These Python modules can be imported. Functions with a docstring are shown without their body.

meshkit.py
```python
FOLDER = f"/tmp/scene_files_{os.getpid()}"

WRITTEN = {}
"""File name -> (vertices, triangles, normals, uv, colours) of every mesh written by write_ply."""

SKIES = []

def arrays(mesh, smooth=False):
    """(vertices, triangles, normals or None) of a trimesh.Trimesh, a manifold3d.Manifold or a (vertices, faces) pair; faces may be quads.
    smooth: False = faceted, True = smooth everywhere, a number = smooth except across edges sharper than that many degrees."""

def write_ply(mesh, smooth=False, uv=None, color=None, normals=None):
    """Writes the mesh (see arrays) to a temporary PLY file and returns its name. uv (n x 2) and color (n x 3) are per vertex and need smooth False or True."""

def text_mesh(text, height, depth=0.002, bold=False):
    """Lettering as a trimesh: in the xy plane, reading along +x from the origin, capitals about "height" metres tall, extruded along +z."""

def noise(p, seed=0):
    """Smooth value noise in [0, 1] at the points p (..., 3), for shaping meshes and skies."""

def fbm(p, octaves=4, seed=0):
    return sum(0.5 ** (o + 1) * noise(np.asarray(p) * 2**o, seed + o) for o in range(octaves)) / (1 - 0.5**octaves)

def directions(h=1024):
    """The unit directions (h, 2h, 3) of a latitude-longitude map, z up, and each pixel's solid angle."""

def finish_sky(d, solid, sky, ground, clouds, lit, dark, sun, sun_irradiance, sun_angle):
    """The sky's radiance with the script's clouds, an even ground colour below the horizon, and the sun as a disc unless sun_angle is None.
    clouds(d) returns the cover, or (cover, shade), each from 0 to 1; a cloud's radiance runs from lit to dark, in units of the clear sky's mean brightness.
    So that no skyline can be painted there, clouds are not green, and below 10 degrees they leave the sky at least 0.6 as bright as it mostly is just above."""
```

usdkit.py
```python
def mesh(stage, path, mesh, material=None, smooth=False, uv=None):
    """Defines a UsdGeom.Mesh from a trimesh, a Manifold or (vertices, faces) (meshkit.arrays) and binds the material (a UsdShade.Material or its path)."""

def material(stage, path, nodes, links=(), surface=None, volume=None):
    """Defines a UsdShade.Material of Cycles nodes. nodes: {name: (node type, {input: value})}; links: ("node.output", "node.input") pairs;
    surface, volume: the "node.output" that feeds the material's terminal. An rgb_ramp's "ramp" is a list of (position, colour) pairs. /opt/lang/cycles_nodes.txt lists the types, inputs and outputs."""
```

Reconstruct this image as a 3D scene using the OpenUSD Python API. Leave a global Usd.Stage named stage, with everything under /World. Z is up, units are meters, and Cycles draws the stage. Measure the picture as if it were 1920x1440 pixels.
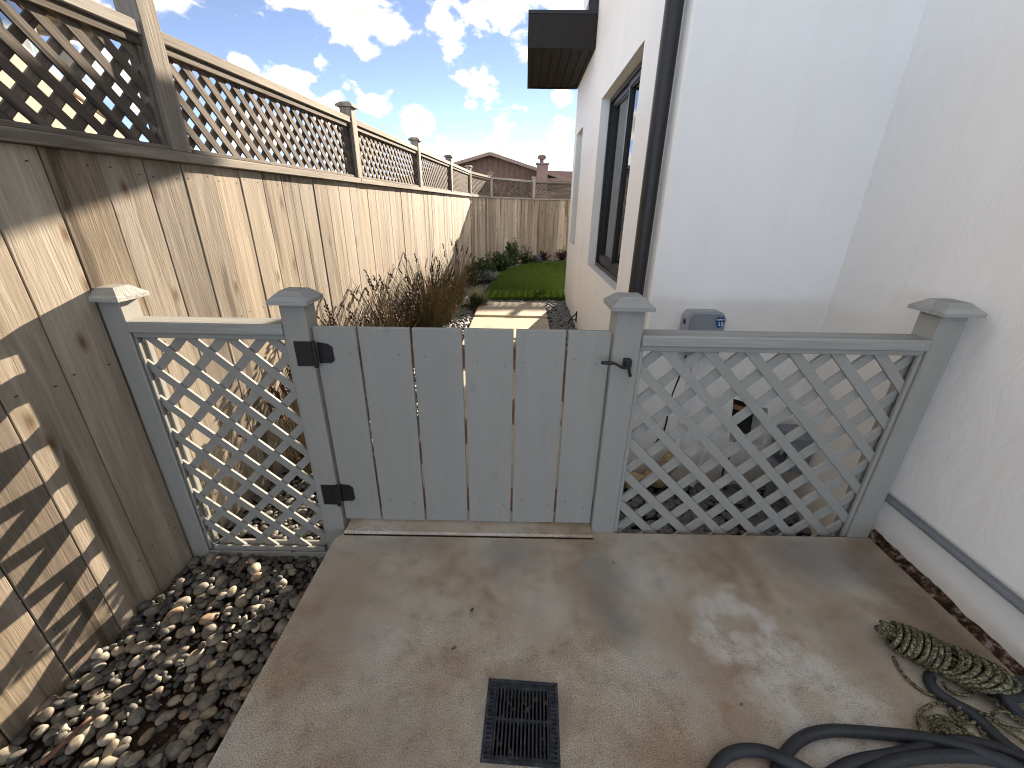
import math, random
import numpy as np, trimesh, usdkit, meshkit, manifold3d as m3
from shapely.geometry import Polygon, box as sbox
from shapely import affinity
from pxr import Usd, UsdGeom, UsdLux, UsdShade, Gf, Sdf, Vt

rng = np.random.default_rng(7); random.seed(7)
stage = Usd.Stage.CreateInMemory()
UsdGeom.SetStageUpAxis(stage, UsdGeom.Tokens.z); UsdGeom.SetStageMetersPerUnit(stage, 1.0)
UsdGeom.Xform.Define(stage, '/World'); UsdGeom.Scope.Define(stage, '/World/Looks')

# ------------------------------------------------------------------ camera, sky, sun, exposure
CF, CPITCH, CROLL = 776.67, 0.40764, -0.01766          # pixels of a 1920 wide picture, radians
CPOS = np.array([0.0, 0.0, 1.36])
SUN_AZ, SUN_EL = math.radians(17.9), math.radians(15.1)
SKY_STRENGTH, SUN_INTENSITY, EXPOSURE = 0.06, 0.82, 2.7
CLOUD_LIT, CLOUD_DARK = (5.6, 5.1, 4.35), (2.7, 2.6, 2.45)

_f = np.array([0, math.cos(CPITCH), -math.sin(CPITCH)]); _x = np.array([1.0, 0, 0]); _d = np.cross(_f, _x)
XR = _x * math.cos(CROLL) + _d * math.sin(CROLL); DR = _d * math.cos(CROLL) - _x * math.sin(CROLL)
cam = UsdGeom.Camera.Define(stage, '/World/camera')
cam.CreateHorizontalApertureAttr(36.0); cam.CreateVerticalApertureAttr(27.0)
cam.CreateFocalLengthAttr(CF / 1920 * 36.0); cam.CreateClippingRangeAttr(Gf.Vec2f(0.02, 1000)); cam.CreateExposureAttr(EXPOSURE)
_m = np.eye(4); _m[:3, 0], _m[:3, 1], _m[:3, 2], _m[:3, 3] = XR, -DR, -_f, CPOS
cam.AddTransformOp().Set(Gf.Matrix4d(*_m.T.ravel().tolist()))

def ray(u, v):
    return _f + XR * ((u - 960) / CF) + DR * ((v - 720) / CF)
def gp(u, v, z=0.0):                                    # surveyed point on a horizontal plane
    d = ray(u, v); return CPOS + d * ((z - CPOS[2]) / d[2])
def yp(u, v, y):                                        # surveyed point on a plane across the yard
    d = ray(u, v); return CPOS + d * ((y - CPOS[1]) / d[1])

SUN_DIR = np.array([math.sin(SUN_AZ) * math.cos(SUN_EL), math.cos(SUN_AZ) * math.cos(SUN_EL), math.sin(SUN_EL)])
dome = UsdLux.DomeLight.Define(stage, '/World/sky')
CLOUD_BLOBS = [  # azimuth, elevation, radius (degrees), weight: the cumulus heaps seen over the yard
    (-18.7, 17.6, 6.2, .72), (-24, 18.5, 5, .66), (-14, 17.0, 4, .6), (-16.4, 14.7, 2.6, .5), (-34, 17, 4, .55), (-29, 12.4, 2.6, .5), (-24.7, 10.8, 3.6, .62), (-20.8, 8.8, 3.8, .68), (-16, 9.6, 3.0, .6), (-11.7, 8.6, 3.0, .62), (-7.6, 5.8, 2.8, .55),
    (-18, 6.2, 4.6, .62), (-28, 6.5, 5, .58), (-2.4, 6.2, 3.0, .62), (1.5, 4.6, 2.6, .5), (5.2, 8.2, 3.4, .64), (5.4, 11.2, 2.6, .58), (-6.1, 12.8, 1.3, .42), (-5.4, 10.4, 1.25, .46), (-1, 20.5, 4.5, .6), (6, 20, 4, .6), (-38, 9, 5, .55), (12, 12, 6, .6), (-10, 27, 8, .5), (-28, 30, 9, .55), (12, 33, 10, .5),
    (-48, 14, 13, .6), (-62, 24, 17, .6), (-75, 42, 20, .6), (-92, 16, 19, .62), (-50, 48, 14, .5), (-120, 30, 20, .6), (-150, 14, 20, .6), (175, 32, 22, .6), (135, 16, 20, .6), (105, 36, 20, .6), (80, 14, 16, .55), (50, 20, 14, .5), (35, 48, 16, .5), (-60, 62, 18, .5), (150, 64, 22, .55), (-150, 55, 20, .5)]
def sky_material():
    N = {'tc': ('texture_coordinate', {}),
         'sky': ('sky_texture', {'sky_type': 'single_scattering', 'sun_disc': False, 'sun_elevation': SUN_EL, 'sun_rotation': SUN_AZ, 'altitude': 3000.0, 'air_density': 0.45, 'aerosol_density': 0.02, 'ozone_density': 1.4}),
         'hs': ('hsv', {'saturation': 0.80, 'value': 0.80}),
         'bg': ('background_shader', {'strength': SKY_STRENGTH})}
    L = []
    prev = None
    for i, (az, el, rad, w) in enumerate(CLOUD_BLOBS):
        a, e = math.radians(az), math.radians(el)
        c = (math.sin(a) * math.cos(e), math.cos(a) * math.cos(e), math.sin(e))
        r = math.sin(math.radians(rad))
        N[f's{i}'] = ('vector_math', {'math_type': 'subtract', 'vector2': c})
        N[f'q{i}'] = ('vector_math', {'math_type': 'multiply', 'vector2': (1 / r, 1 / r, 1.35 / r)})
        N[f'g{i}'] = ('vector_math', {'math_type': 'length'})
        N[f'm{i}'] = ('map_range', {'range_type': 'smoothstep', 'from_min': 1.15, 'from_max': 0.0, 'to_min': 0.0, 'to_max': w, 'clamp': True})
        L += [('tc.generated', f's{i}.vector1'), (f's{i}.vector', f'q{i}.vector1'), (f'q{i}.vector', f'g{i}.vector1'), (f'g{i}.value', f'm{i}.value')]
        if prev is None:
            prev = f'm{i}.result'
        else:
            N[f'x{i}'] = ('math', {'math_type': 'smoothmax', 'value3': 0.12}); L += [(prev, f'x{i}.value1'), (f'm{i}.result', f'x{i}.value2')]; prev = f'x{i}.value'
    N['n1'] = ('noise_texture', {'scale': 11.0, 'detail': 9.0, 'roughness': 0.56, 'distortion': 0.25})
    N['mpn'] = ('mapping', {'scale': (1, 1, 1.5)})
    L += [('tc.generated', 'mpn.vector'), ('mpn.vector', 'n1.vector')]
    N['nn'] = ('map_range', {'from_min': 0.30, 'from_max': 0.70, 'to_min': -0.47, 'to_max': 0.47})
    N['sum'] = ('math', {'math_type': 'add'})
    N['cov'] = ('map_range', {'range_type': 'smoothstep', 'from_min': 0.20, 'from_max': 0.54, 'to_min': 0.0, 'to_max': 1.0, 'clamp': True})
    N['dens'] = ('map_range', {'range_type': 'smoothstep', 'from_min': 0.42, 'from_max': 0.86, 'to_min': 0.0, 'to_max': 1.0, 'clamp': True})
    N['cc'] = ('mix_color', {'a': CLOUD_LIT, 'b': CLOUD_DARK, 'use_clamp': False})
    # clouds that face the sun from the far side of the sky are front-lit and brighter than the back-lit ones near it
    N['sd'] = ('vector_math', {'math_type': 'dot_product', 'vector2': tuple(SUN_DIR)}); N['sf'] = ('map_range', {'from_min': 0.75, 'from_max': -0.6, 'to_min': 1.0, 'to_max': 0.78, 'clamp': True}); N['cs'] = ('vector_math', {'math_type': 'scale'})
    L += [('tc.generated', 'sd.vector1'), ('sd.value', 'sf.value'), ('cc.result', 'cs.vector1'), ('sf.result', 'cs.scale')]
    N['mix'] = ('mix_color', {'use_clamp': False})
    L += [('n1.fac', 'nn.value'), ('nn.result', 'sum.value1'), (prev, 'sum.value2'), ('sum.value', 'cov.value'), ('sum.value', 'dens.value'), ('dens.result', 'cc.fac'),
          ('cov.result', 'mix.fac'), ('sky.color', 'hs.color'), ('hs.color', 'mix.a'), ('cs.vector', 'mix.b'), ('mix.result', 'bg.color')]
    return usdkit.material(stage, '/World/Looks/sky', N, L, surface='bg.background')
UsdShade.MaterialBindingAPI.Apply(dome.GetPrim()).Bind(sky_material())
dome.GetPrim().SetCustomDataByKey('kind', 'structure')
sun = UsdLux.DistantLight.Define(stage, '/World/sun')
sun.CreateIntensityAttr(SUN_INTENSITY); sun.CreateAngleAttr(0.5); sun.CreateColorAttr(Gf.Vec3f(1.0, 0.84, 0.66)); sun.CreateNormalizeAttr(True)
_z = SUN_DIR; _sx = np.cross([0, 0, 1.0], _z); _sx /= np.linalg.norm(_sx); _sy = np.cross(_z, _sx)
_m = np.eye(4); _m[:3, 0], _m[:3, 1], _m[:3, 2] = _sx, _sy, _z
sun.AddTransformOp().Set(Gf.Matrix4d(*_m.T.ravel().tolist()))

# ------------------------------------------------------------------ scene tree helpers
USED, WORLD = {}, {'/World': np.eye(4)}
def numbered(parent, name):
    k = (parent, name); i = USED.get(k, -1) + 1; USED[k] = i
    return name if i == 0 else f'{name}_{i:03d}'
def tag(p, label=None, category=None, group=None, kind=None):
    p = p.GetPrim() if hasattr(p, 'GetPrim') else p
    for k, v in (('label', label), ('category', category), ('group', group), ('kind', kind)):
        if v: p.SetCustomDataByKey(k, v)
    return p
def _place(x, path, parent, M):
    local = np.linalg.inv(WORLD[parent]) @ M
    if not np.allclose(local, np.eye(4)): x.AddTransformOp().Set(Gf.Matrix4d(*local.T.ravel().tolist()))
    WORLD[path] = M
def trans(p):
    m = np.eye(4); m[:3, 3] = p; return m
def thing(name, base, label=None, category=None, group=None, kind=None, parent='/World'):
    path = f'{parent}/{numbered(parent, name)}'
    x = UsdGeom.Xform.Define(stage, path); _place(x, path, parent, trans(base)); tag(x, label, category, group, kind)
    return path
def obj(name, mesh, mat, parent='/World', M=None, smooth=False, label=None, category=None, group=None, kind=None):
    """One Mesh prim. The mesh is in the frame M (world when M is None)."""
    path = f'{parent}/{numbered(parent, name)}'
    g = usdkit.mesh(stage, path, mesh, mat, smooth)
    _place(g, path, parent, np.eye(4) if M is None else M); tag(g, label, category, group, kind)
    return path
def frame(c, ax, ay, az):
    m = np.eye(4); m[:3, 0], m[:3, 1], m[:3, 2], m[:3, 3] = ax, ay, az, c; return m
def unit(v):
    v = np.asarray(v, float); return v / np.linalg.norm(v)
UP = np.array([0, 0, 1.0])
def cbox(l, c=0.002):
    """A box with chamfered edges about the origin."""
    h = np.asarray(l, float) / 2; c = min(c, 0.45 * h.min() * 2)
    if c <= 0: return trimesh.creation.box(l)
    pts = []
    for s in np.ndindex(2, 2, 2):
        sg = np.array(s) * 2 - 1.0
        for k in range(3):
            q = h.copy(); q[[j for j in range(3) if j != k]] -= c; pts.append(sg * q)
    return trimesh.convex.convex_hull(np.array(pts))
def cat(ms): return trimesh.util.concatenate(ms)
def wbox(lo, hi, c=0.002):
    lo, hi = np.asarray(lo, float), np.asarray(hi, float); b = cbox(hi - lo, c); b.apply_translation((lo + hi) / 2); return b
def beam_between(p, q, w, t, side, c=0.002):
    """Length along local x; width along 'side'."""
    p, q = np.asarray(p, float), np.asarray(q, float); ax = unit(q - p); ay = np.asarray(side, float); ay = unit(ay - ax * (ay @ ax)); az = np.cross(ax, ay)
    return cbox((np.linalg.norm(q - p), w, t), c), frame((p + q) / 2, ax, ay, az)
def tube(pts, r, n=8, caps=True):
    pts = np.asarray(pts, float); rr = np.broadcast_to(np.asarray(r, float), (len(pts),))
    T = np.gradient(pts, axis=0); T /= np.linalg.norm(T, axis=1, keepdims=True) + 1e-12
    a = np.array([0, 0, 1.0]) if abs(T[0][2]) < 0.9 else np.array([1.0, 0, 0])
    N = np.cross(T[0], a); N /= np.linalg.norm(N); V = []
    for i in range(len(pts)):
        N = N - T[i] * (N @ T[i]); N /= np.linalg.norm(N) + 1e-12; B = np.cross(T[i], N)
        ang = np.linspace(0, 2 * np.pi, n, endpoint=False)
        V.append(pts[i] + rr[i] * (np.cos(ang)[:, None] * N + np.sin(ang)[:, None] * B))
    V = np.concatenate(V); F = []
    for i in range(len(pts) - 1):
        for j in range(n):
            k = (j + 1) % n; F += [[i * n + j, i * n + k, (i + 1) * n + k], [i * n + j, (i + 1) * n + k, (i + 1) * n + j]]
    if caps:
        V = np.vstack([V, pts[0], pts[-1]]); m = len(V)
        for j in range(n):
            k = (j + 1) % n; F += [[m - 2, k, j], [m - 1, (len(pts) - 1) * n + j, (len(pts) - 1) * n + k]]
    return trimesh.Trimesh(V, F, process=False)
def spline(ctrl, n=60):
    from scipy.interpolate import CubicSpline
    c = np.asarray(ctrl, float); t = np.r_[0, np.cumsum(np.linalg.norm(np.diff(c, axis=0), axis=1) ** 0.6)]
    return CubicSpline(t, c)(np.linspace(0, t[-1], n))
def prism(poly, z0, z1):
    m = trimesh.creation.extrude_polygon(poly, z1 - z0, engine='earcut'); m.apply_translation((0, 0, z0)); return m
def mani(t): return m3.Manifold(m3.Mesh(np.asarray(t.vertices, np.float32), np.asarray(t.faces, np.uint32)))
def unman(m):
    q = m.to_mesh(); return trimesh.Trimesh(q.vert_properties[:, :3], q.tri_verts, process=False)
def lathe(profile, n=20):
    return trimesh.creation.revolve(np.asarray(profile, float), sections=n)

# ------------------------------------------------------------------ materials
def mat(name, N, L, surface='p.BSDF'): return usdkit.material(stage, f'/World/Looks/{name}', N, L, surface=surface)
def plain(name, col, rough=0.6, metallic=0.0, var=0.12, scale=30.0, bump=0.15, spec=0.5):
    N = {'g': ('geometry', {}), 'n': ('noise_texture', {'scale': scale, 'detail': 6.0, 'roughness': 0.6}), 'r': ('rgb_ramp', {'ramp': [(0.3, tuple(c * (1 - var) for c in col)), (0.7, tuple(min(1, c * (1 + var)) for c in col))]}),
         'b': ('bump', {'strength': bump, 'distance': 0.002}), 'p': ('principled_bsdf', {'roughness': rough, 'metallic': metallic, 'specular_ior_level': spec})}
    return mat(name, N, [('g.position', 'n.vector'), ('n.fac', 'r.fac'), ('r.color', 'p.base_color'), ('n.fac', 'b.height'), ('b.normal', 'p.normal')])
def wood(name, ramp, tones, knots=1.0, rough=0.82, bump=0.4, fine=0.22, gain=(1, 1, 1), seed=0.0):
    """Grain along local x; every piece its own cut of the tree."""
    N = {'tc': ('texture_coordinate', {}), 'oi': ('object_info', {}), 'k': ('math', {'math_type': 'multiply_add', 'value2': 61.7, 'value3': seed * 3.3}), 'k2': ('math', {'math_type': 'multiply', 'value2': 23.1}),
         'cx': ('combine_xyz', {}), 'ad': ('vector_math', {'math_type': 'add'}),
         'm1': ('mapping', {'scale': (0.6, 11, 11)}), 'n1': ('noise_texture', {'scale': 1.0, 'detail': 4.0, 'roughness': 0.55, 'distortion': 0.5}),
         'm2': ('mapping', {'scale': (6, 170, 170)}), 'n2': ('noise_texture', {'scale': 1.0, 'detail': 4.0, 'roughness': 0.65}),
         'm3': ('mapping', {'scale': (3.2, 7.6, 7.6)}), 'v': ('voronoi_texture', {'scale': 1.0, 'dimensions': '2D'}), 'vs': ('separate_color', {}), 'vg': ('math', {'math_type': 'less_than', 'value2': 0.76}), 'vd': ('math', {'math_type': 'add'}),
         'rs': ('math', {'math_type': 'multiply', 'value2': 34.0}), 'ks': ('map_range', {'range_type': 'smoothstep', 'from_min': 0.0, 'from_max': 0.36, 'to_min': 4.0 * knots, 'to_max': 0.0, 'clamp': True}), 'ra': ('math', {'math_type': 'add'}), 'si': ('math', {'math_type': 'sine'}), 'sr': ('map_range', {'from_min': -1.0, 'from_max': 1.0}),
         'rg': ('rgb_ramp', {'ramp': [(a, tuple(x * g for x, g in zip(c, gain))) for a, c in ramp]}),
         'fr': ('rgb_ramp', {'ramp': [(0.38, (1 - fine,) * 3), (0.56, (1, 1, 1)), (0.8, (1.0, 1.0, 1.0))]}),
         'kr': ('rgb_ramp', {'ramp': [(0.0, (0.36, 0.28, 0.22)), (0.045, (0.50, 0.41, 0.34)), (0.085, (0.74, 0.66, 0.59)), (0.15, (1, 1, 1))]}),
         'tr': ('rgb_ramp', {'ramp': tones}),
         'w': ('math', {'math_type': 'multiply_add', 'value2': 0.16}), 'nl': ('math', {'math_type': 'multiply_add', 'value2': 2.3, 'value3': -0.72}),
         'x1': ('mix_color', {'blend_type': 'multiply', 'fac': 1.0}), 'x2': ('mix_color', {'blend_type': 'multiply', 'fac': min(1.0, knots)}), 'x3': ('mix_color', {'blend_type': 'multiply', 'fac': 1.0}),
         'bh': ('math', {'math_type': 'multiply_add', 'value2': 0.35}), 'b': ('bump', {'strength': bump, 'distance': 0.003}), 'p': ('principled_bsdf', {'roughness': rough, 'specular_ior_level': 0.25})}
    L = [('oi.random', 'k.value1'), ('oi.random', 'k2.value1'), ('k.value', 'cx.x'), ('k2.value', 'cx.y'), ('k.value', 'cx.z'), ('tc.object', 'ad.vector1'), ('cx.vector', 'ad.vector2'),
         ('ad.vector', 'm1.vector'), ('m1.vector', 'n1.vector'), ('ad.vector', 'm2.vector'), ('m2.vector', 'n2.vector'), ('ad.vector', 'm3.vector'), ('m3.vector', 'v.vector'), ('v.color', 'vs.color'), ('vs.r', 'vg.value1'), ('vg.value', 'vd.value1'), ('v.distance', 'vd.value2'),
         ('n1.fac', 'rs.value1'), ('vd.value', 'ks.value'), ('rs.value', 'ra.value1'), ('ks.result', 'ra.value2'), ('ra.value', 'si.value1'), ('si.value', 'sr.value'),
         ('n1.fac', 'nl.value1'), ('sr.result', 'w.value1'), ('nl.value', 'w.value3'), ('w.value', 'rg.fac'), ('n2.fac', 'fr.fac'), ('vd.value', 'kr.fac'), ('oi.random', 'tr.fac'),
         ('rg.color', 'x1.a'), ('fr.color', 'x1.b'), ('x1.result', 'x2.a'), ('kr.color', 'x2.b'), ('x2.result', 'x3.a'), ('tr.color', 'x3.b'), ('x3.result', 'p.base_color'),
         ('sr.result', 'bh.value1'), ('n2.fac', 'bh.value3'), ('bh.value', 'b.height'), ('b.normal', 'p.normal')]
    return mat(name, N, L)
TONES = [(0.0, (0.70, 0.68, 0.68)), (0.15, (0.98, 0.97, 0.97)), (0.3, (0.84, 0.80, 0.77)), (0.42, (1.0, 1.0, 1.0)), (0.55, (0.95, 0.91, 0.86)), (0.66, (0.62, 0.56, 0.51)), (0.76, (0.97, 0.97, 0.99)), (0.88, (0.80, 0.76, 0.72)), (1.0, (1.0, 0.99, 0.97))]
CEDAR_RAMP = [(0.10, (0.165, 0.135, 0.100)), (0.30, (0.285, 0.245, 0.188)), (0.52, (0.375, 0.328, 0.258)), (0.85, (0.435, 0.388, 0.312))]
CEDARS = [wood(f'weathered_cedar_{n}', CEDAR_RAMP, TONES, gain=g, seed=i, fine=f) for i, (n, g, f) in enumerate((('pale', (1.12, 1.12, 1.13), .18), ('tan', (1.0, .99, .97), .22), ('honey', (1.02, .99, .94), .24), ('grey', (.84, .85, .87), .26), ('brown', (.70, .67, .63), .38), ('dusky', (.80, .78, .765), .32), ('light', (1.08, 1.06, 1.03), .2)))]
CEDAR_GREY = wood('grey_weathered_cedar', [(0.12, (0.165, 0.145, 0.120)), (0.4, (0.265, 0.240, 0.203)), (0.65, (0.34, 0.312, 0.266)), (0.9, (0.40, 0.372, 0.32))], TONES, knots=0.7)
SLAT = wood('brown_weathered_slat', [(0.12, (0.060, 0.050, 0.041)), (0.4, (0.112, 0.094, 0.076)), (0.65, (0.158, 0.134, 0.108)), (0.9, (0.215, 0.184, 0.15))], TONES, knots=0.3, bump=0.7)
RAWWOOD = wood('raw_brown_wood', [(0.1, (0.20, 0.09, 0.045)), (0.5, (0.32, 0.15, 0.075)), (0.9, (0.40, 0.21, 0.11))], [(0, (1, 1, 1)), (1, (1.05, 1.05, 1.05))], knots=0.4)
PAINT = wood('grey_painted_wood', [(0.1, (0.282, 0.278, 0.252)), (0.45, (0.292, 0.288, 0.261)), (0.9, (0.300, 0.296, 0.269))], [(0.0, (0.96, 0.965, 0.97)), (0.5, (1.0, 1.0, 1.0)), (1.0, (1.03, 1.03, 1.02))], knots=0.12, rough=0.55, bump=0.11, fine=0.035)
PAINT_ROUGH = wood('rough_grey_painted_wood', [(0.1, (0.23, 0.23, 0.215)), (0.45, (0.30, 0.30, 0.278)), (0.9, (0.35, 0.35, 0.328))], [(0, (1, 1, 1)), (1, (1.03, 1.03, 1.03))], knots=0.25, rough=0.6, bump=0.75, fine=0.10)
PAINT_NAIL = plain('painted_nail_head', (0.17, 0.17, 0.16), 0.5, var=0.2)
RUST = plain('rusty_nail', (0.045, 0.035, 0.028), 0.7, var=0.3)
BLACK = plain('black_metal', (0.007, 0.007, 0.007), 0.42, var=0.3, bump=0.1)
BRONZE = plain('dark_bronze_metal', (0.013, 0.011, 0.010), 0.36, var=0.1, scale=6, bump=0.02)
BRONZE_WOOD = plain('dark_brown_painted_board', (0.020, 0.0165, 0.0145), 0.6, var=0.12, scale=20, bump=0.1, spec=0.2)
GREYPVC = plain('grey_conduit_plastic', (0.17, 0.185, 0.20), 0.45, var=0.08, scale=20, bump=0.05)
BOXGREY = plain('grey_box_plastic', (0.30, 0.325, 0.35), 0.45, var=0.05, scale=10, bump=0.03)
BOXDARK = plain('darker_grey_box_plastic', (0.20, 0.22, 0.245), 0.45, var=0.05, scale=10, bump=0.03)
WHITEPVC = plain('white_pipe_plastic', (0.72, 0.71, 0.68), 0.4, var=0.05, scale=10, bump=0.03)
RUBBER = plain('black_rubber_hose', (0.020, 0.023, 0.028), 0.5, var=0.35, scale=40, bump=0.25)
STEEL = plain('dull_steel', (0.45, 0.44, 0.42), 0.35, metallic=0.9, var=0.1)
BLUE = plain('blue_sticker', (0.01, 0.07, 0.17), 0.35, var=0.05)
WHITE = plain('white_print', (0.7, 0.75, 0.78), 0.4, var=0.03)
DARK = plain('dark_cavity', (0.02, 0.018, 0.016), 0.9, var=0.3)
DRY = plain('dry_stick', (0.20, 0.10, 0.06), 0.8, var=0.3, scale=60)
LEAFDRY = plain('dry_brown_leaf', (0.23, 0.11, 0.045), 0.7, var=0.3, scale=120)
ROCKM = plain('tan_rock', (0.34, 0.26, 0.15), 0.9, var=0.4, scale=25, bump=0.8)

def stucco(name, col, dirt=True):
    N = {'g': ('geometry', {}), 'n1': ('noise_texture', {'scale': 1.3, 'detail': 5.0, 'roughness': 0.55}), 'mp': ('mapping', {'scale': (9, 9, 4.2)}), 'n2': ('noise_texture', {'scale': 1.0, 'detail': 5.0, 'roughness': 0.55, 'distortion': 1.2}), 'n3': ('noise_texture', {'scale': 150.0, 'detail': 3.0}),
         'mv': ('mapping', {'scale': (5, 5, 0.35)}), 'ns': ('noise_texture', {'scale': 1.0, 'detail': 4.0, 'roughness': 0.6}),
         'r': ('rgb_ramp', {'ramp': [(0.3, tuple(c * 0.94 for c in col)), (0.65, col)]}), 'rs': ('rgb_ramp', {'ramp': [(0.32, (0.975, 0.97, 0.96)), (0.5, (1, 1, 1))]}),
         'z': ('separate_xyz', {}), 'nz': ('math', {'math_type': 'multiply_add', 'value2': 0.5}), 'zr': ('rgb_ramp', {'ramp': [(0.0, (0.50, 0.46, 0.40)), (0.28, (0.74, 0.71, 0.66)), (0.42, (0.93, 0.92, 0.90)), (0.75, (1, 1, 1))]}), 'zm': ('map_range', {'from_min': -0.35, 'from_max': 0.9, 'clamp': True}),
         'x1': ('mix_color', {'blend_type': 'multiply', 'fac': 1.0}), 'x2': ('mix_color', {'blend_type': 'multiply', 'fac': 1.0 if dirt else 0.0}),
         'h1': ('math', {'math_type': 'multiply', 'value2': 2.2}), 'h2': ('math', {'math_type': 'multiply_add', 'value2': 0.10}),
         'b': ('bump', {'strength': 0.26, 'distance': 0.007}), 'p': ('principled_bsdf', {'roughness': 0.85, 'specular_ior_level': 0.2})}
    L = [('g.position', 'n1.vector'), ('g.position', 'mp.vector'), ('mp.vector', 'n2.vector'), ('g.position', 'n3.vector'), ('g.position', 'mv.vector'), ('mv.vector', 'ns.vector'), ('n1.fac', 'r.fac'), ('ns.fac', 'rs.fac'),
         ('g.position', 'z.vector'), ('n1.fac', 'nz.value1'), ('z.z', 'nz.value3'), ('nz.value', 'zm.value'), ('zm.result', 'zr.fac'), ('r.color', 'x1.a'), ('rs.color', 'x1.b'), ('x1.result', 'x2.a'), ('zr.color', 'x2.b'), ('x2.result', 'p.base_color'),
         ('n2.fac', 'h1.value1'), ('n3.fac', 'h2.value1'), ('h1.value', 'h2.value3'), ('h2.value', 'b.height'), ('b.normal', 'p.normal')]
    return mat(name, N, L)
STUCCO = stucco('white_stucco', (0.81, 0.79, 0.75))
STUCCO_PLAIN = stucco('white_reveal_stucco', (0.81, 0.79, 0.75), dirt=False)
BEIGE = stucco('beige_stucco', (0.27, 0.21, 0.145), dirt=False)

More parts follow.
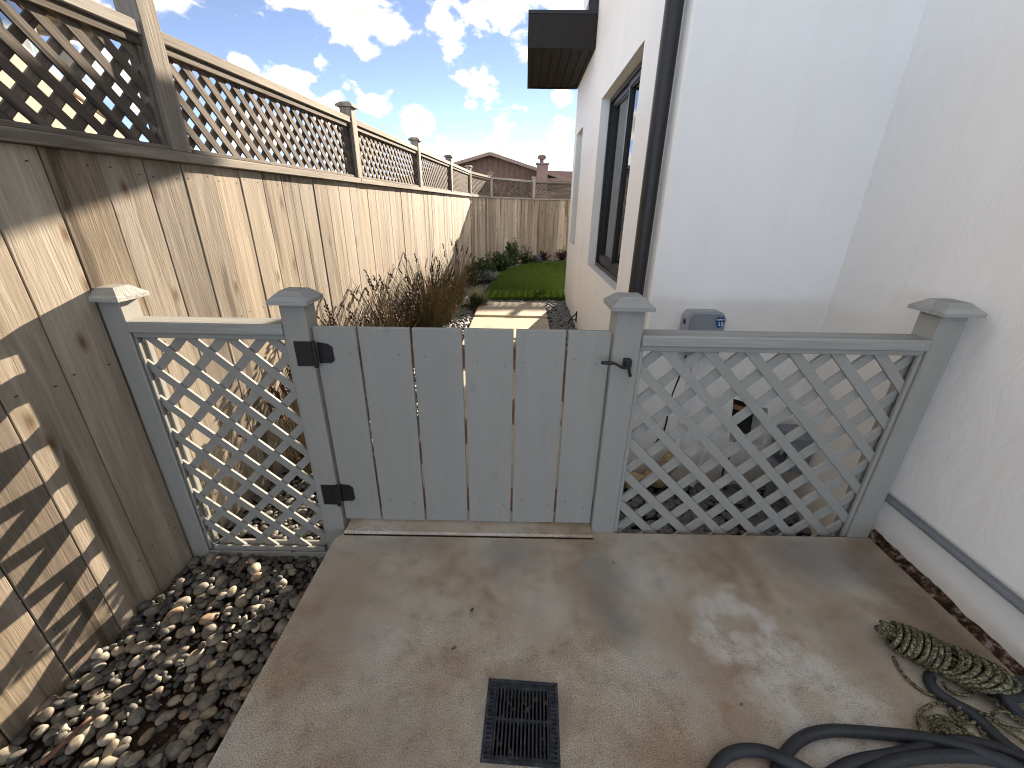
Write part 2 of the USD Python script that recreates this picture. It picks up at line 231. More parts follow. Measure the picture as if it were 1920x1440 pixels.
def concrete():
    def spot(i, c, r):
        return {f's{i}': ('vector_math', {'math_type': 'subtract', 'vector2': (c[0], c[1], 0)}), f'q{i}': ('vector_math', {'math_type': 'multiply', 'vector2': (1 / r[0], 1 / r[1], 0)}), f'l{i}': ('vector_math', {'math_type': 'length'})}, \
               [('w.vector', f's{i}.vector1'), (f's{i}.vector', f'q{i}.vector1'), (f'q{i}.vector', f'l{i}.vector1')]
    N = {'g': ('geometry', {}), 'nw': ('noise_texture', {'scale': 5.0, 'detail': 4.0, 'roughness': 0.6}), 'ws': ('vector_math', {'math_type': 'subtract', 'vector2': (0.5, 0.5, 0.5)}), 'wm': ('vector_math', {'math_type': 'multiply', 'vector2': (0.30, 0.30, 0)}), 'w': ('vector_math', {'math_type': 'add'}),
         'n1': ('noise_texture', {'scale': 2.6, 'detail': 6.0, 'roughness': 0.6}), 'n2': ('noise_texture', {'scale': 260.0, 'detail': 5.0, 'roughness': 0.8}), 'n3': ('noise_texture', {'scale': 14.0, 'detail': 10.0, 'roughness': 0.74}),
         'mb': ('mapping', {'scale': (170, 4, 1)}), 'nb': ('noise_texture', {'scale': 1.0, 'detail': 3.0}), 'v': ('voronoi_texture', {'scale': 120.0}),
         'r1': ('rgb_ramp', {'ramp': [(0.37, (0.385, 0.30, 0.215)), (0.46, (0.455, 0.385, 0.295)), (0.53, (0.50, 0.45, 0.365)), (0.62, (0.52, 0.49, 0.435))]}),
         'r2': ('rgb_ramp', {'ramp': [(0.40, (0.46, 0.43, 0.40)), (0.48, (1.0, 0.99, 0.98)), (0.58, (1.36, 1.35, 1.34))]}),
         'r3': ('rgb_ramp', {'ramp': [(0.36, (0.78, 0.78, 0.78)), (0.46, (0.98, 0.98, 0.98)), (0.54, (1.06, 1.06, 1.05)), (0.64, (1.16, 1.15, 1.13))]}),
         'x1': ('mix_color', {'blend_type': 'multiply', 'fac': 1.0, 'use_clamp': False}), 'x2': ('mix_color', {'blend_type': 'multiply', 'fac': 1.0, 'use_clamp': False}), 
         'nm': ('mix_float', {'fac': 0.42}), 'b1': ('math', {'math_type': 'multiply_add', 'value2': 0.45}), 'b': ('bump', {'strength': 0.5, 'distance': 0.004}), 'p': ('principled_bsdf', {'roughness': 0.92, 'specular_ior_level': 0.12})}
    L = [('g.position', 'nw.vector'), ('nw.color', 'ws.vector1'), ('ws.vector', 'wm.vector1'), ('g.position', 'w.vector1'), ('wm.vector', 'w.vector2'), ('g.position', 'n1.vector'), ('g.position', 'n2.vector'), ('g.position', 'n3.vector'), ('g.position', 'mb.vector'), ('mb.vector', 'nb.vector'),
         ('n1.fac', 'r1.fac'), ('n2.fac', 'r2.fac'), ('n3.fac', 'r3.fac'), ('r1.color', 'x1.a'), ('r2.color', 'x1.b'), ('x1.result', 'x2.a'), ('r3.color', 'x2.b'), ('nb.fac', 'b1.value1'), ('n2.fac', 'b1.value3'), ('b1.value', 'b.height'), ('b.normal', 'p.normal')]
    L += [('n2.fac', 'nm.a'), ('n3.fac', 'nm.b')]
    prev = 'x2.result'
    # stains with a shape of their own: (centre, radii, colour, strength, inner hole or 0)
    st = [((0.82, 1.02), (0.19, 0.17), (0.72, 0.69, 0.63), 0.95, 0.36), ((0.93, 0.76), (0.20, 0.22), (0.70, 0.67, 0.61), 0.95, 0.34), ((0.80, 1.38), (0.20, 0.12), (0.46, 0.43, 0.38), 0.55, 0),
          ((0.36, 1.22), (0.17, 0.22), (0.22, 0.215, 0.21), 0.75, 0), ((0.40, 1.03), (0.15, 0.14), (0.22, 0.21, 0.20), 0.75, 0), ((0.72, 0.86), (0.30, 0.42), (0.37, 0.255, 0.165), 0.65, 0), ((-0.62, 1.05), (0.22, 0.38), (0.36, 0.25, 0.165), 0.6, 0), ((0.16, 1.08), (0.16, 0.12), (0.60, 0.52, 0.42), 0.5, 0), ((0.55, 0.80), (0.10, 0.16), (0.60, 0.55, 0.47), 0.5, 0), ((1.2, 0.95), (0.16, 0.35), (0.34, 0.25, 0.175), 0.6, 0), ((0.02, 1.30), (0.16, 0.16), (0.30, 0.29, 0.29), 0.7, 0), ((-0.45, 1.36), (0.30, 0.08), (0.26, 0.25, 0.25), 0.45, 0),
          ((1.30, 1.32), (0.34, 0.20), (0.27, 0.26, 0.255), 0.75, 0), ((1.52, 1.1), (0.16, 0.5), (0.16, 0.105, 0.07), 0.75, 0), ((0.66, 0.72), (0.05, 0.05), (0.42, 0.17, 0.08), 0.65, 0), ((0.62, 0.60), (0.30, 0.14), (0.38, 0.22, 0.12), 0.45, 0), ((0.04, 0.71), (0.17, 0.17), (0.24, 0.23, 0.22), 0.75, 0), ((-0.30, 0.68), (0.25, 0.22), (0.43, 0.39, 0.33), 0.5, 0)]
    st = [q for q in st if not q[4]] + [q for q in st if q[4]]
    for i, (c, r, col, s, hole) in enumerate(st):
        n, l = spot(i, c, r); N.update(n); L += l
        ramp = [(0.0, (0.12 * s,) * 3), (hole * 0.6, (0.2 * s,) * 3), (hole * 1.3, (s,) * 3), (0.66, (s * .85,) * 3), (0.98, (0, 0, 0))] if hole else [(0.0, (s,) * 3), (0.35, (s * 0.85,) * 3), (0.95, (0, 0, 0))]
        N[f'rr{i}'] = ('rgb_ramp', {'ramp': ramp}); N[f'bm{i}'] = ('rgb_ramp', {'ramp': [(0.42, (0.05,) * 3), (0.52, (1, 1, 1))]}); N[f'mm{i}'] = ('math', {'math_type': 'multiply'}); N[f'mx{i}'] = ('mix_color', {'b': col})
        N[f'rm{i}'] = ('mix_color', {'blend_type': 'multiply', 'fac': 0.8})
        L += [(f'l{i}.value', f'rr{i}.fac'), ('nm.result', f'bm{i}.fac'), (f'rr{i}.color', f'mm{i}.value1'), (f'bm{i}.color', f'mm{i}.value2'), (f'mm{i}.value', f'mx{i}.fac'), (prev, f'mx{i}.a')]
        N.pop(f'rm{i}'); prev = f'mx{i}.result'
    N['sp'] = ('rgb_ramp', {'ramp': [(0.0, (0.45, 0.42, 0.40)), (0.045, (0.7, 0.68, 0.66)), (0.07, (1, 1, 1))]}); N['v2'] = ('voronoi_texture', {'scale': 34.0}); N['xs'] = ('mix_color', {'blend_type': 'multiply', 'fac': 0.9})
    L += [('g.position', 'v2.vector'), ('v2.distance', 'sp.fac'), (prev, 'xs.a'), ('sp.color', 'xs.b'), ('xs.result', 'p.base_color')]
    return mat('stained_concrete', N, L)
CONCRETE = concrete()
def mottled(name, stops, scale, detail=6.0, bump=0.5, dist=0.01, rough=0.95, scale2=None):
    N = {'g': ('geometry', {}), 'n': ('noise_texture', {'scale': scale, 'detail': detail, 'roughness': 0.65}), 'r': ('rgb_ramp', {'ramp': stops}), 'n2': ('noise_texture', {'scale': scale2 or scale * 9, 'detail': 4.0}), 'b': ('bump', {'strength': bump, 'distance': dist}), 'p': ('principled_bsdf', {'roughness': rough, 'specular_ior_level': 0.25})}
    return mat(name, N, [('g.position', 'n.vector'), ('g.position', 'n2.vector'), ('n.fac', 'r.fac'), ('r.color', 'p.base_color'), ('n2.fac', 'b.height'), ('b.normal', 'p.normal')])
PAVER = mottled('pale_concrete_paver', [(0.38, (0.42, 0.365, 0.27)), (0.6, (0.51, 0.45, 0.34))], 6.0, bump=0.25, dist=0.003, scale2=150)
SOIL = mottled('dark_soil', [(0.25, (0.022, 0.014, 0.009)), (0.5, (0.055, 0.033, 0.020)), (0.75, (0.10, 0.065, 0.042))], 22.0, bump=1.0)
DIRT = mottled('rusty_dirt', [(0.38, (0.022, 0.014, 0.010)), (0.48, (0.085, 0.045, 0.026)), (0.55, (0.15, 0.09, 0.06)), (0.62, (0.40, 0.35, 0.31))], 40.0, bump=1.0)
GROUND = mottled('bare_ground', [(0.3, (0.16, 0.12, 0.085)), (0.7, (0.24, 0.19, 0.14))], 0.8, bump=0.5)
TURF = mottled('turf_base', [(0.3, (0.030, 0.052, 0.009)), (0.7, (0.05, 0.085, 0.016))], 40.0, bump=0.8)
BROWNSIDING = mottled('brown_siding', [(0.25, (0.17, 0.095, 0.066)), (0.5, (0.22, 0.13, 0.092)), (0.75, (0.26, 0.16, 0.115))], 3.0, bump=0.2)
PINK = mottled('pink_stucco', [(0.3, (0.26, 0.165, 0.125)), (0.7, (0.32, 0.21, 0.165))], 3.0, bump=0.3)
CREAM = plain('cream_painted_board', (0.42, 0.37, 0.29), 0.6, var=0.06)
STONE_RAMP = [(0.0, (0.085, 0.082, 0.075)), (0.14, (0.16, 0.15, 0.125)), (0.28, (0.25, 0.225, 0.17)), (0.40, (0.125, 0.125, 0.12)), (0.52, (0.31, 0.26, 0.185)), (0.62, (0.18, 0.15, 0.12)), (0.74, (0.38, 0.34, 0.265)), (0.84, (0.17, 0.165, 0.14)), (0.93, (0.27, 0.19, 0.125)), (1.0, (0.11, 0.10, 0.085))]
GRAVEL_RAMP = [(0.0, (0.10, 0.10, 0.10)), (0.2, (0.30, 0.29, 0.26)), (0.35, (0.16, 0.16, 0.16)), (0.5, (0.52, 0.50, 0.45)), (0.62, (0.24, 0.22, 0.19)), (0.78, (0.62, 0.60, 0.55)), (0.9, (0.20, 0.20, 0.20)), (1.0, (0.44, 0.38, 0.30))]
def stones(name, src, gain=1.0, ramp=None):
    N = {'o': (src, {}), 'g': ('geometry', {}), 'r': ('rgb_ramp', {'ramp': [(a, tuple(gain * x for x in c)) for a, c in (ramp or STONE_RAMP)]}), 'n': ('noise_texture', {'scale': 45.0, 'detail': 6.0, 'roughness': 0.65}), 'n2': ('noise_texture', {'scale': 400.0, 'detail': 3.0}),
         'nr': ('rgb_ramp', {'ramp': [(0.38, (0.62, 0.61, 0.59)), (0.58, (1.08, 1.07, 1.05))]}), 'x': ('mix_color', {'blend_type': 'multiply', 'fac': 1.0}), 'b': ('bump', {'strength': 0.35, 'distance': 0.002}), 'p': ('principled_bsdf', {'roughness': 0.62, 'specular_ior_level': 0.35})}
    out = 'o.random' if src == 'object_info' else 'o.random_per_island'
    return mat(name, N, [(out, 'r.fac'), ('g.position', 'n.vector'), ('g.position', 'n2.vector'), ('n.fac', 'nr.fac'), ('r.color', 'x.a'), ('nr.color', 'x.b'), ('x.result', 'p.base_color'), ('n2.fac', 'b.height'), ('b.normal', 'p.normal')])
STONE = stones('river_stone', 'object_info', 1.08); STONES = stones('river_stones_joined', 'geometry', 1.08); GRAVEL = stones('grey_gravel', 'geometry', 1.6, GRAVEL_RAMP)
def leafy(name, c0, c1, trans=0.3, rough=0.45):
    N = {'g': ('geometry', {}), 'r': ('rgb_ramp', {'ramp': [(0.0, c0), (1.0, c1)]}), 'p': ('principled_bsdf', {'roughness': rough, 'specular_ior_level': 0.4}), 't': ('translucent_bsdf', {}), 'm': ('mix_closure', {'fac': trans})}
    return mat(name, N, [('g.random_per_island', 'r.fac'), ('r.color', 'p.base_color'), ('r.color', 't.color'), ('p.BSDF', 'm.closure1'), ('t.BSDF', 'm.closure2')], surface='m.closure')
GRASS = leafy('turf_blade', (0.085, 0.145, 0.016), (0.145, 0.235, 0.03), 0.35, 0.5)
REED = leafy('reed_stem', (0.17, 0.12, 0.06), (0.46, 0.36, 0.20), 0.35, 0.6)
REEDGREEN = leafy('green_reed_stem', (0.10, 0.115, 0.042), (0.30, 0.29, 0.12), 0.35, 0.6)
SEED = leafy('dark_seed_head', (0.06, 0.030, 0.020), (0.17, 0.088, 0.052), 0.15, 0.8)
ORANGE = leafy('orange_bract', (0.36, 0.14, 0.045), (0.62, 0.36, 0.17), 0.35, 0.7)
LEAF = leafy('dark_green_leaf', (0.045, 0.08, 0.02), (0.13, 0.19, 0.055), 0.25, 0.35)
LEAFRED = leafy('dark_red_leaf', (0.030, 0.012, 0.014), (0.075, 0.028, 0.024), 0.2, 0.4)
FESCUE = leafy('blue_grey_blade', (0.17, 0.21, 0.20), (0.30, 0.34, 0.32), 0.2, 0.6)
TWIG = plain('twig', (0.10, 0.07, 0.05), 0.8)
def glass():
    N = {'f': ('fresnel', {'IOR': 1.5}), 'a': ('math', {'math_type': 'multiply_add', 'value2': 1.0, 'value3': 0.06}), 't': ('transparent_bsdf', {'color': (0.80, 0.86, 0.84)}), 'g': ('glossy_bsdf', {'color': (0.95, 0.97, 0.97), 'roughness': 0.008}), 'm': ('mix_closure', {})}
    return mat('window_glass', N, [('f.fac', 'a.value1'), ('a.value', 'm.fac'), ('t.BSDF', 'm.closure1'), ('g.BSDF', 'm.closure2')], surface='m.closure')
GLASS = glass()
def rope_mat():
    N = {'g': ('geometry', {}), 'v': ('voronoi_texture', {'scale': 250.0}), 'r': ('rgb_ramp', {'ramp': [(0.0, (0.012, 0.012, 0.008)), (0.30, (0.022, 0.021, 0.012)), (0.42, (0.105, 0.095, 0.046)), (0.75, (0.165, 0.148, 0.075)), (0.93, (0.33, 0.31, 0.20))], 'interpolate': True}), 's': ('separate_color', {}), 'b': ('bump', {'strength': 0.8, 'distance': 0.002}), 'p': ('principled_bsdf', {'roughness': 0.85})}
    return mat('camouflage_cord', N, [('g.position', 'v.vector'), ('v.color', 's.color'), ('s.r', 'r.fac'), ('r.color', 'p.base_color'), ('v.distance', 'b.height'), ('b.normal', 'p.normal')])
ROPE = rope_mat()

# ------------------------------------------------------------------ the plan
def smst(x, a, b):
    t = np.clip((np.asarray(x, float) - a) / (b - a), 0, 1); return t * t * (3 - 2 * t)
def bed(x, y):                                           # level of the soil under the stones
    x, y = np.asarray(x, float), np.asarray(y, float)
    left = -0.20 + 0.12 * smst(y, 2.0, 4.6); right = -0.31 + 0.23 * smst(y, 2.2, 4.6)
    w = smst(x, -0.2, 0.4); return left * (1 - w) + right * w
FA = math.radians(4.05); FD = np.array([math.sin(FA), math.cos(FA), 0]); FN = np.array([math.cos(FA), -math.sin(FA), 0]); FX0 = -1.585
def fence_pt(s, o=0.0): return FD * s + FN * (FX0 + o)
HA = 0.0213; HD = np.array([math.sin(HA), math.cos(HA), 0]); HN = np.array([math.cos(HA), -math.sin(HA), 0]); AX, CX = 0.692 * math.cos(HA), 1.652 * math.cos(HA)
SB, SEND = 2.262, 6.93                                   # house: setback wall, far corner
def hpt(s, n, z=0.0): return HD * s + HN * n + UP * z
HM = frame((0, 0, 0), HN, HD, UP)                        # house frame: local x out to the right, y along the side yard
def hbox(n0, s0, z0, n1, s1, z1, c=0.0):
    lo, hi = np.array([n0, s0, z0]), np.array([n1, s1, z1]); b = cbox(hi - lo, c); b.apply_translation((lo + hi) / 2); return b

# ground
gs = trimesh.creation.box((400, 400, 0.2)); gs.apply_translation((0, 100, -0.62)); obj('ground', gs, GROUND, kind='structure')
def soil_sheet(x0, x1, y0, y1, step, dz):
    xs, ys = np.linspace(x0, x1, int((x1 - x0) / step) + 1), np.linspace(y0, y1, int((y1 - y0) / step) + 1); X, Y = np.meshgrid(xs, ys)
    Z = bed(X, Y) + dz + 0.018 * (meshkit.fbm(np.stack([X * 9, Y * 9, X * 0], -1), 4) - 0.5); nx = len(xs); V = np.stack([X, Y, Z], -1).reshape(-1, 3)
    i = (np.arange(len(ys) - 1)[:, None] * nx + np.arange(nx - 1)).ravel(); F = np.vstack([np.c_[i, i + 1, i + nx + 1], np.c_[i, i + nx + 1, i + nx]])
    return trimesh.Trimesh(V, F, process=False)
obj('garden_soil', soil_sheet(-1.9, 4.0, -1.5, 15.0, 0.06, -0.012), SOIL, kind='structure', smooth=True)

# patio slab with a pit for the drain, and the raised threshold under the gate
slab = mani(prism(Polygon([(-0.80, -1.6), (1.632, -1.6), (1.632, 1.462), (0.475, 1.462), (0.475, 1.60), (-0.742, 1.60), (-0.742, 1.43), (-0.768, 1.40)]), -0.34, 0.0))
GRC, GRA = np.array([0.045, 0.712]), math.radians(-3.0)   # grate centre and turn
pit = trimesh.creation.box((0.214, 0.214, 0.30)); pit.apply_transform(trimesh.transformations.rotation_matrix(GRA, [0, 0, 1])); pit.apply_translation((GRC[0], GRC[1], 0.02))
obj('patio_slab', unman(slab - mani(pit)), CONCRETE, kind='structure')
th = trimesh.convex.convex_hull(np.array([(-0.735, 1.428, 0.0), (0.372, 1.428, 0.0), (-0.735, 1.430, 0.015), (0.372, 1.430, 0.015), (-0.66, 1.56, 0.018), (0.366, 1.56, 0.018), (-0.66, 1.57, 0.0), (0.372, 1.57, 0.0)])); th.apply_translation((0, 0, 0.003))
obj('gate_threshold', th, CONCRETE, kind='structure')
obj('threshold_joint', wbox((-0.737, 1.4195, -0.01), (0.374, 1.4275, 0.0015), 0), SOIL, kind='structure')
ds = soil_sheet(1.0, 2.0, -1.6, 1.5, 0.02, 0.0); V = ds.vertices
t_ = (V[:, 0] - 1.0); edge = CX / math.cos(HA) + 0.0215 * V[:, 1]
V[:, 0] = 1.626 + t_ * (edge + 0.01 - 1.626); V[:, 2] = -0.035 + 0.03 * meshkit.fbm(V * 40, 3) + 0.05 * np.clip(t_, 0, 1) ** 2
obj('dirt_gap', trimesh.Trimesh(V, ds.faces, process=False), DIRT, kind='structure', smooth=True)

# path of pale slabs
path = thing('path', (0, 3.5, -0.03), kind='structure')
for y0, y1, dz in ((5.455, 6.29, 0.008), (4.47, 5.37, 0.0), (3.50, 4.40, -0.004), (2.56, 3.43, 0.003), (1.66, 2.49, -0.006)):
    x0, x1 = -0.505 - 0.0 * y0, 0.478 + 0.0 * y0
    p = cbox((0.985, y1 - y0, 0.09), 0.008); obj('paving_slab', p, PAVER, path, M=frame(((x0 + x1) / 2 + 0.0213 * (y0 - 5.9), (y0 + y1) / 2, -0.05 + dz), [math.cos(.02), -math.sin(.02), 0], [math.sin(.02), math.cos(.02), 0], UP))

# lawn
lp = [gp(u, v, 0.0)[:2] for u, v in ((905, 560), (914, 540), (927, 523), (945, 508), (965, 500), (990, 495), (1020, 492), (1058, 489.5))]
lp = np.array([[-0.49, 6.60]] + [list(q) for q in spline(np.array(lp), 24)[1:]] + [[3.2, 12.2], [3.6, 7.1], [0.845, 7.0], [0.838, 6.68]])
lawn_poly = Polygon(lp).buffer(0)
obj('lawn', prism(lawn_poly, -0.2, -0.004), TURF, kind='structure')
def blades(pts, h, w, lean, mat_, rr):
    n = len(pts); a = rr.uniform(0, 2 * np.pi, n); d = np.c_[np.cos(a), np.sin(a), np.zeros(n)]; b = rr.uniform(0, 2 * np.pi, n); le = np.c_[np.cos(b), np.sin(b), np.zeros(n)] * (lean * rr.uniform(0.2, 1, n))[:, None]
    H = h * rr.uniform(0.7, 1.15, n); p0, p1 = pts - d * w / 2, pts + d * w / 2; m = pts + le * 0.35 + UP * (H * 0.6)[:, None]; t = pts + le + UP * H[:, None]
    V = np.stack([p0, p1, m + d * w * 0.35, m - d * w * 0.35, t], 1).reshape(-1, 3); i = np.arange(n)[:, None] * 5
    F = np.concatenate([i + [0, 1, 2], i + [0, 2, 3], i + [3, 2, 4]], 0).astype(int)
    return trimesh.Trimesh(V, F, process=False)
from shapely import contains_xy
rr = np.random.default_rng(3)
bx = np.c_[rr.uniform(-0.6, 3.0, 260000), rr.uniform(6.6, 12.2, 260000)]
keep = contains_xy(lawn_poly, bx[:, 0], bx[:, 1]) & ((bx[:, 0] < 1.9) | (rr.random(len(bx)) < 0.25)) & (rr.random(len(bx)) < np.clip(1.25 - (bx[:, 1] - 6.6) * 0.16, 0.35, 1))
bx = bx[keep]; obj('grass', blades(np.c_[bx, np.full(len(bx), -0.006)], 0.036, 0.005, 0.022, GRASS, rr), GRASS, label='short bright green artificial turf covering the curved lawn', category='grass', kind='stuff')

# ------------------------------------------------------------------ the house
room = hbox(AX + 0.16, 2.75, 0.2, AX + 2.2, 5.1, 2.7)
W1 = (3.112, 4.630, 0.785, 2.282); W2 = (5.95, 6.62, 0.868, 2.264)
wallA = mani(hbox(AX, SB, -0.55, AX + 3.2, SEND, 4.6)) - mani(hbox(AX - 0.2, W1[0], W1[2], AX + 0.18, W1[1], W1[3])) - mani(room) - mani(hbox(AX - 0.2, W2[0], W2[2], AX + 0.34, W2[1], W2[3]))
nb = (1.29, 1.50, 0.03, 0.325)                           # the little dark niche in the setback wall: n, n, z, z
niche = trimesh.convex.convex_hull(np.array([(n, s, z) for s in (SB - 0.1, SB + 0.16) for n, z in ((nb[0] + .02, nb[2]), (nb[1] + .02, nb[2] - .03), (nb[1] - .01, nb[3] - .06), (nb[0] - .02, nb[3]))]))
wallA = wallA - mani(niche)
# soften the long vertical corners
def round_corner(n, s, r, sn, ss):
    a = hbox(min(n, n + sn * r) - (0.05 if sn > 0 else 0), min(s, s + ss * r) - (0.05 if ss > 0 else 0), -1, max(n, n + sn * r) + (0.05 if sn < 0 else 0), max(s, s + ss * r) + (0.05 if ss < 0 else 0), 6)
    c = trimesh.creation.cylinder(r, 20, sections=40); c.apply_translation((n + sn * r, s + ss * r, 0)); return mani(a) - mani(c)
wallA = wallA - round_corner(AX, SB, 0.022, 1, 1) - round_corner(AX, SEND, 0.03, 1, -1)
wallC = mani(hbox(CX, -3.5, -0.55, CX + 2.2, SB + 0.2, 4.6))
house = thing('white_house', hpt(4.5, AX + 1.0, -0.3), 'white stucco house with dark bronze window, soffit and downpipe on the right', 'house')
obj('side_wall', unman(wallA), STUCCO, house, M=HM, smooth=35)
obj('near_wall', unman(wallC), STUCCO, house, M=HM)
win = None
def window(n_back, s0, s1, z0, z1, sashes, name='window'):
    fr = []
    n0, n1 = n_back - 0.05, n_back + 0.03; t = 0.035
    m = mani(hbox(n0, s0 + .002, z0 + .002, n1, s1 - .002, z1 - .002)) - mani(hbox(n0 - 1, s0 + t, z0 + t, n1 + 1, s1 - t, z1 - t))
    w = obj(name, unman(m), BRONZE, house, M=HM)
    k = (s1 - s0 - 2 * t) / sashes
    for i in range(sashes):
        a, b = s0 + t + i * k + .003, s0 + t + (i + 1) * k - .003; off = 0.0 if i == 0 else 0.012
        ft = 0.052
        sm = mani(hbox(n0 + .012 + off, a, z0 + t + .003, n1 - .01, b, z1 - t - .003)) - mani(hbox(n0 - 1, a + ft, z0 + t + ft + .035, n1 + 1, b - ft, z1 - t - ft))
        sm = sm - mani(hbox(n0 - 1, a + ft - .012, z0 + t + ft + .023, n0 + .022 + off, b - ft + .012, z1 - t - ft + .012))
        obj('sash', unman(sm), BRONZE, w, M=HM)
        obj('pane', hbox(n0 + .035 + off, a + ft - .004, z0 + t + ft + .03, n0 + .041 + off, b - ft + .004, z1 - t - ft + .004), GLASS, w, M=HM)
    return w
window(AX + 0.13, *W1, 2)
window(AX + 0.30, *W2, 1)
# downpipe
pc = hpt(2.372, AX - 0.052)
dp = obj('downpipe', tube([pc + UP * z for z in (-0.28, 4.5)], 0.041, 24), BRONZE, house, smooth=35)
for z in (0.55, 2.45, 4.1): obj('pipe_joint', tube([pc + UP * (z - .03), pc + UP * (z + .03)], 0.045, 24), BRONZE, dp, smooth=35)
# flat canopy with boarded soffit
ov = (AX - 0.70, AX - 0.002, 5.33, 6.985, 2.862, 3.14)
ft = obj('canopy', unman(mani(hbox(ov[0], ov[2], ov[4], ov[1], ov[3], ov[5])) - mani(hbox(ov[0] + .05, ov[2] + .05, ov[4] - .2, ov[1] - .035, ov[3] - .05, ov[4] + .03))), BRONZE_WOOD, house, M=HM)
npl = 6; k = (ov[1] - .035 - ov[0] - .05) / npl
for i in range(npl):
    a = ov[0] + .05 + i * k; obj('soffit_board', hbox(a + .004, ov[2] + .052, ov[4] + .008, a + k - .004, ov[3] - .052, ov[4] + .026, .003), BRONZE_WOOD, ft, M=HM)
obj('flashing', hbox(ov[0] - .006, ov[2] - .006, ov[5] + .001, ov[1], ov[3] + .006, ov[5] + .03), BRONZE, ft, M=HM)
obj('flashing', hbox(ov[1] - .10, ov[2] + .02, ov[5] + .032, ov[1], ov[3], ov[5] + .12), BRONZE, ft, M=HM)
# inside of the niche: a weathered board lying in the dark
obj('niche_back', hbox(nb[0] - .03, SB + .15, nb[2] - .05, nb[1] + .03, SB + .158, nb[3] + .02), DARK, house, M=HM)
obj('niche_board', cbox((0.22, 0.09, 0.03), .004), RAWWOOD, house, M=frame(hpt(SB + .08, (nb[0] + nb[1]) / 2 - .01, nb[3] - .09), unit(HN + UP * -.25), unit(HD + 0 * UP), unit(np.cross(unit(HN + UP * -.25), HD))))

# things on and by the house
cond = thing('conduit', hpt(0.6, CX - 0.03, 0.205), 'grey plastic conduit running along the foot of the near white wall', 'pipe')
obj('pipe', tube([hpt(s, CX - 0.022, 0.205) for s in (1.60, 1.57, 0.4, -1.0)], 0.017, 14), GREYPVC, cond, smooth=40)
obj('end_cap', tube([hpt(1.605, CX - 0.022, 0.205), hpt(1.57, CX - 0.022, 0.205)], 0.0205, 14), GREYPVC, cond, smooth=40)
ub = thing('utility_box', (1.03, 2.2, 0.73), 'rounded grey plastic box with a blue sticker mounted on white wall', 'utility box')
def rounded_front(x0, x1, z0, z1, r, y0, y1):
    p = Polygon([(x0, z0), (x1, z0), (x1, z1), (x0, z1)]); q = p.buffer(-r).buffer(r, quad_segs=8).union(sbox(x0, z0, x1, (z0 + z1) / 2))
    m = trimesh.creation.extrude_polygon(q, y1 - y0, engine='earcut'); m.apply_transform(np.array([[1, 0, 0, 0], [0, 0, -1, y1], [0, 1, 0, 0], [0, 0, 0, 1.0]])); return m
obj('body', rounded_front(0.925, 1.128, 0.615, 0.858, 0.035, 2.17, 2.258), BOXGREY, ub, smooth=30)
obj('cover', rounded_front(0.948, 1.126, 0.752, 0.846, 0.03, 2.155, 2.1695), BOXDARK, ub, smooth=30)
obj('lip', wbox((0.944, 2.147, 0.742), (1.130, 2.1695, 0.751), .002), BOXGREY, ub)
obj('lower_cover', rounded_front(0.944, 1.128, 0.63, 0.741, 0.012, 2.152, 2.1695), BOXDARK, ub, smooth=30)
for z in (0.80, 0.70): obj('hinge', wbox((0.918, 2.18, z - .012), (0.9248, 2.20, z + .012), .001), BLACK, ub)
sp = Polygon([(0, .4), (.15, .95), (.5, .80), (.85, .95), (1, .4), (.75, -.25), (.5, -.4), (.25, -.25)]).buffer(-.05).buffer(.12)
def decal(poly, x, z, s, y, t=.0012):
    m = trimesh.creation.extrude_polygon(affinity.scale(poly, s, s, origin=(0, 0)), t, engine='earcut'); m.apply_transform(np.array([[1, 0, 0, x], [0, 0, -1, y], [0, 1, 0, z], [0, 0, 0, 1.0]])); return m
st = obj('sticker', decal(sp, 1.075, 0.795, 0.042, 2.1545), BLUE, ub)
obj('print', decal(Polygon([(.08, .62), (.3, .52), (.5, .62), (.7, .52), (.92, .66), (.9, .74), (.7, .64), (.5, .74), (.3, .64), (.1, .72)]), 1.075, 0.795, 0.042, 2.153), WHITE, st)
t15 = meshkit.text_mesh('15', 0.017, 0.001, bold=True); t15.apply_transform(np.array([[1, 0, 0, 1.087], [0, 0, -1, 2.1528], [0, 1, 0, 0.789], [0, 0, 0, 1.0]])); obj('print', t15, WHITE, st)
pp = thing('white_pipe', (1.02, 2.22, -0.1), 'white plastic pipe dropping down the wall below the grey box', 'pipe')
obj('pipe', tube([(1.045, 2.225, 0.62), (1.04, 2.225, 0.3), (1.03, 2.225, -0.26)], 0.018, 14), WHITEPVC, pp, smooth=40)
for z in (0.40, -0.02): obj('coupling', tube([(1.042, 2.225, z + .03), (1.04, 2.225, z - .03)], 0.0225, 14), WHITEPVC, pp, smooth=40)
pp2 = thing('white_pipe', (1.20, 2.2, -0.1), 'short slanting white pipe near the ground right of the tall white pipe', 'pipe')
obj('pipe', tube([(1.23, 2.235, 0.05), (1.21, 2.225, -0.1), (1.16, 2.18, -0.27)], 0.016, 12), WHITEPVC, pp2, smooth=40)
obj('coupling', tube([(1.232, 2.236, 0.06), (1.226, 2.233, 0.02)], 0.020, 12), WHITEPVC, pp2, smooth=40)
cb = obj('black_cable', tube(spline([(0.985, 2.235, 0.64), (0.968, 2.243, 0.42), (0.947, 2.243, 0.275), (0.935, 2.225, 0.10), (0.89, 2.22, 0.0), (0.885, 2.21, -0.12), (0.90, 2.18, -0.285)], 40), 0.0055, 8), BLACK, smooth=True, label='thin black cable hanging under the grey utility box', category='cable')
cb2 = obj('black_cable', tube(spline([(1.40, 2.248, 0.03), (1.385, 2.235, -0.08), (1.36, 2.22, -0.18), (1.37, 2.16, -0.28)], 30), 0.006, 8), BLACK, smooth=True, label='short black cable hanging out of the dark wall niche', category='cable')
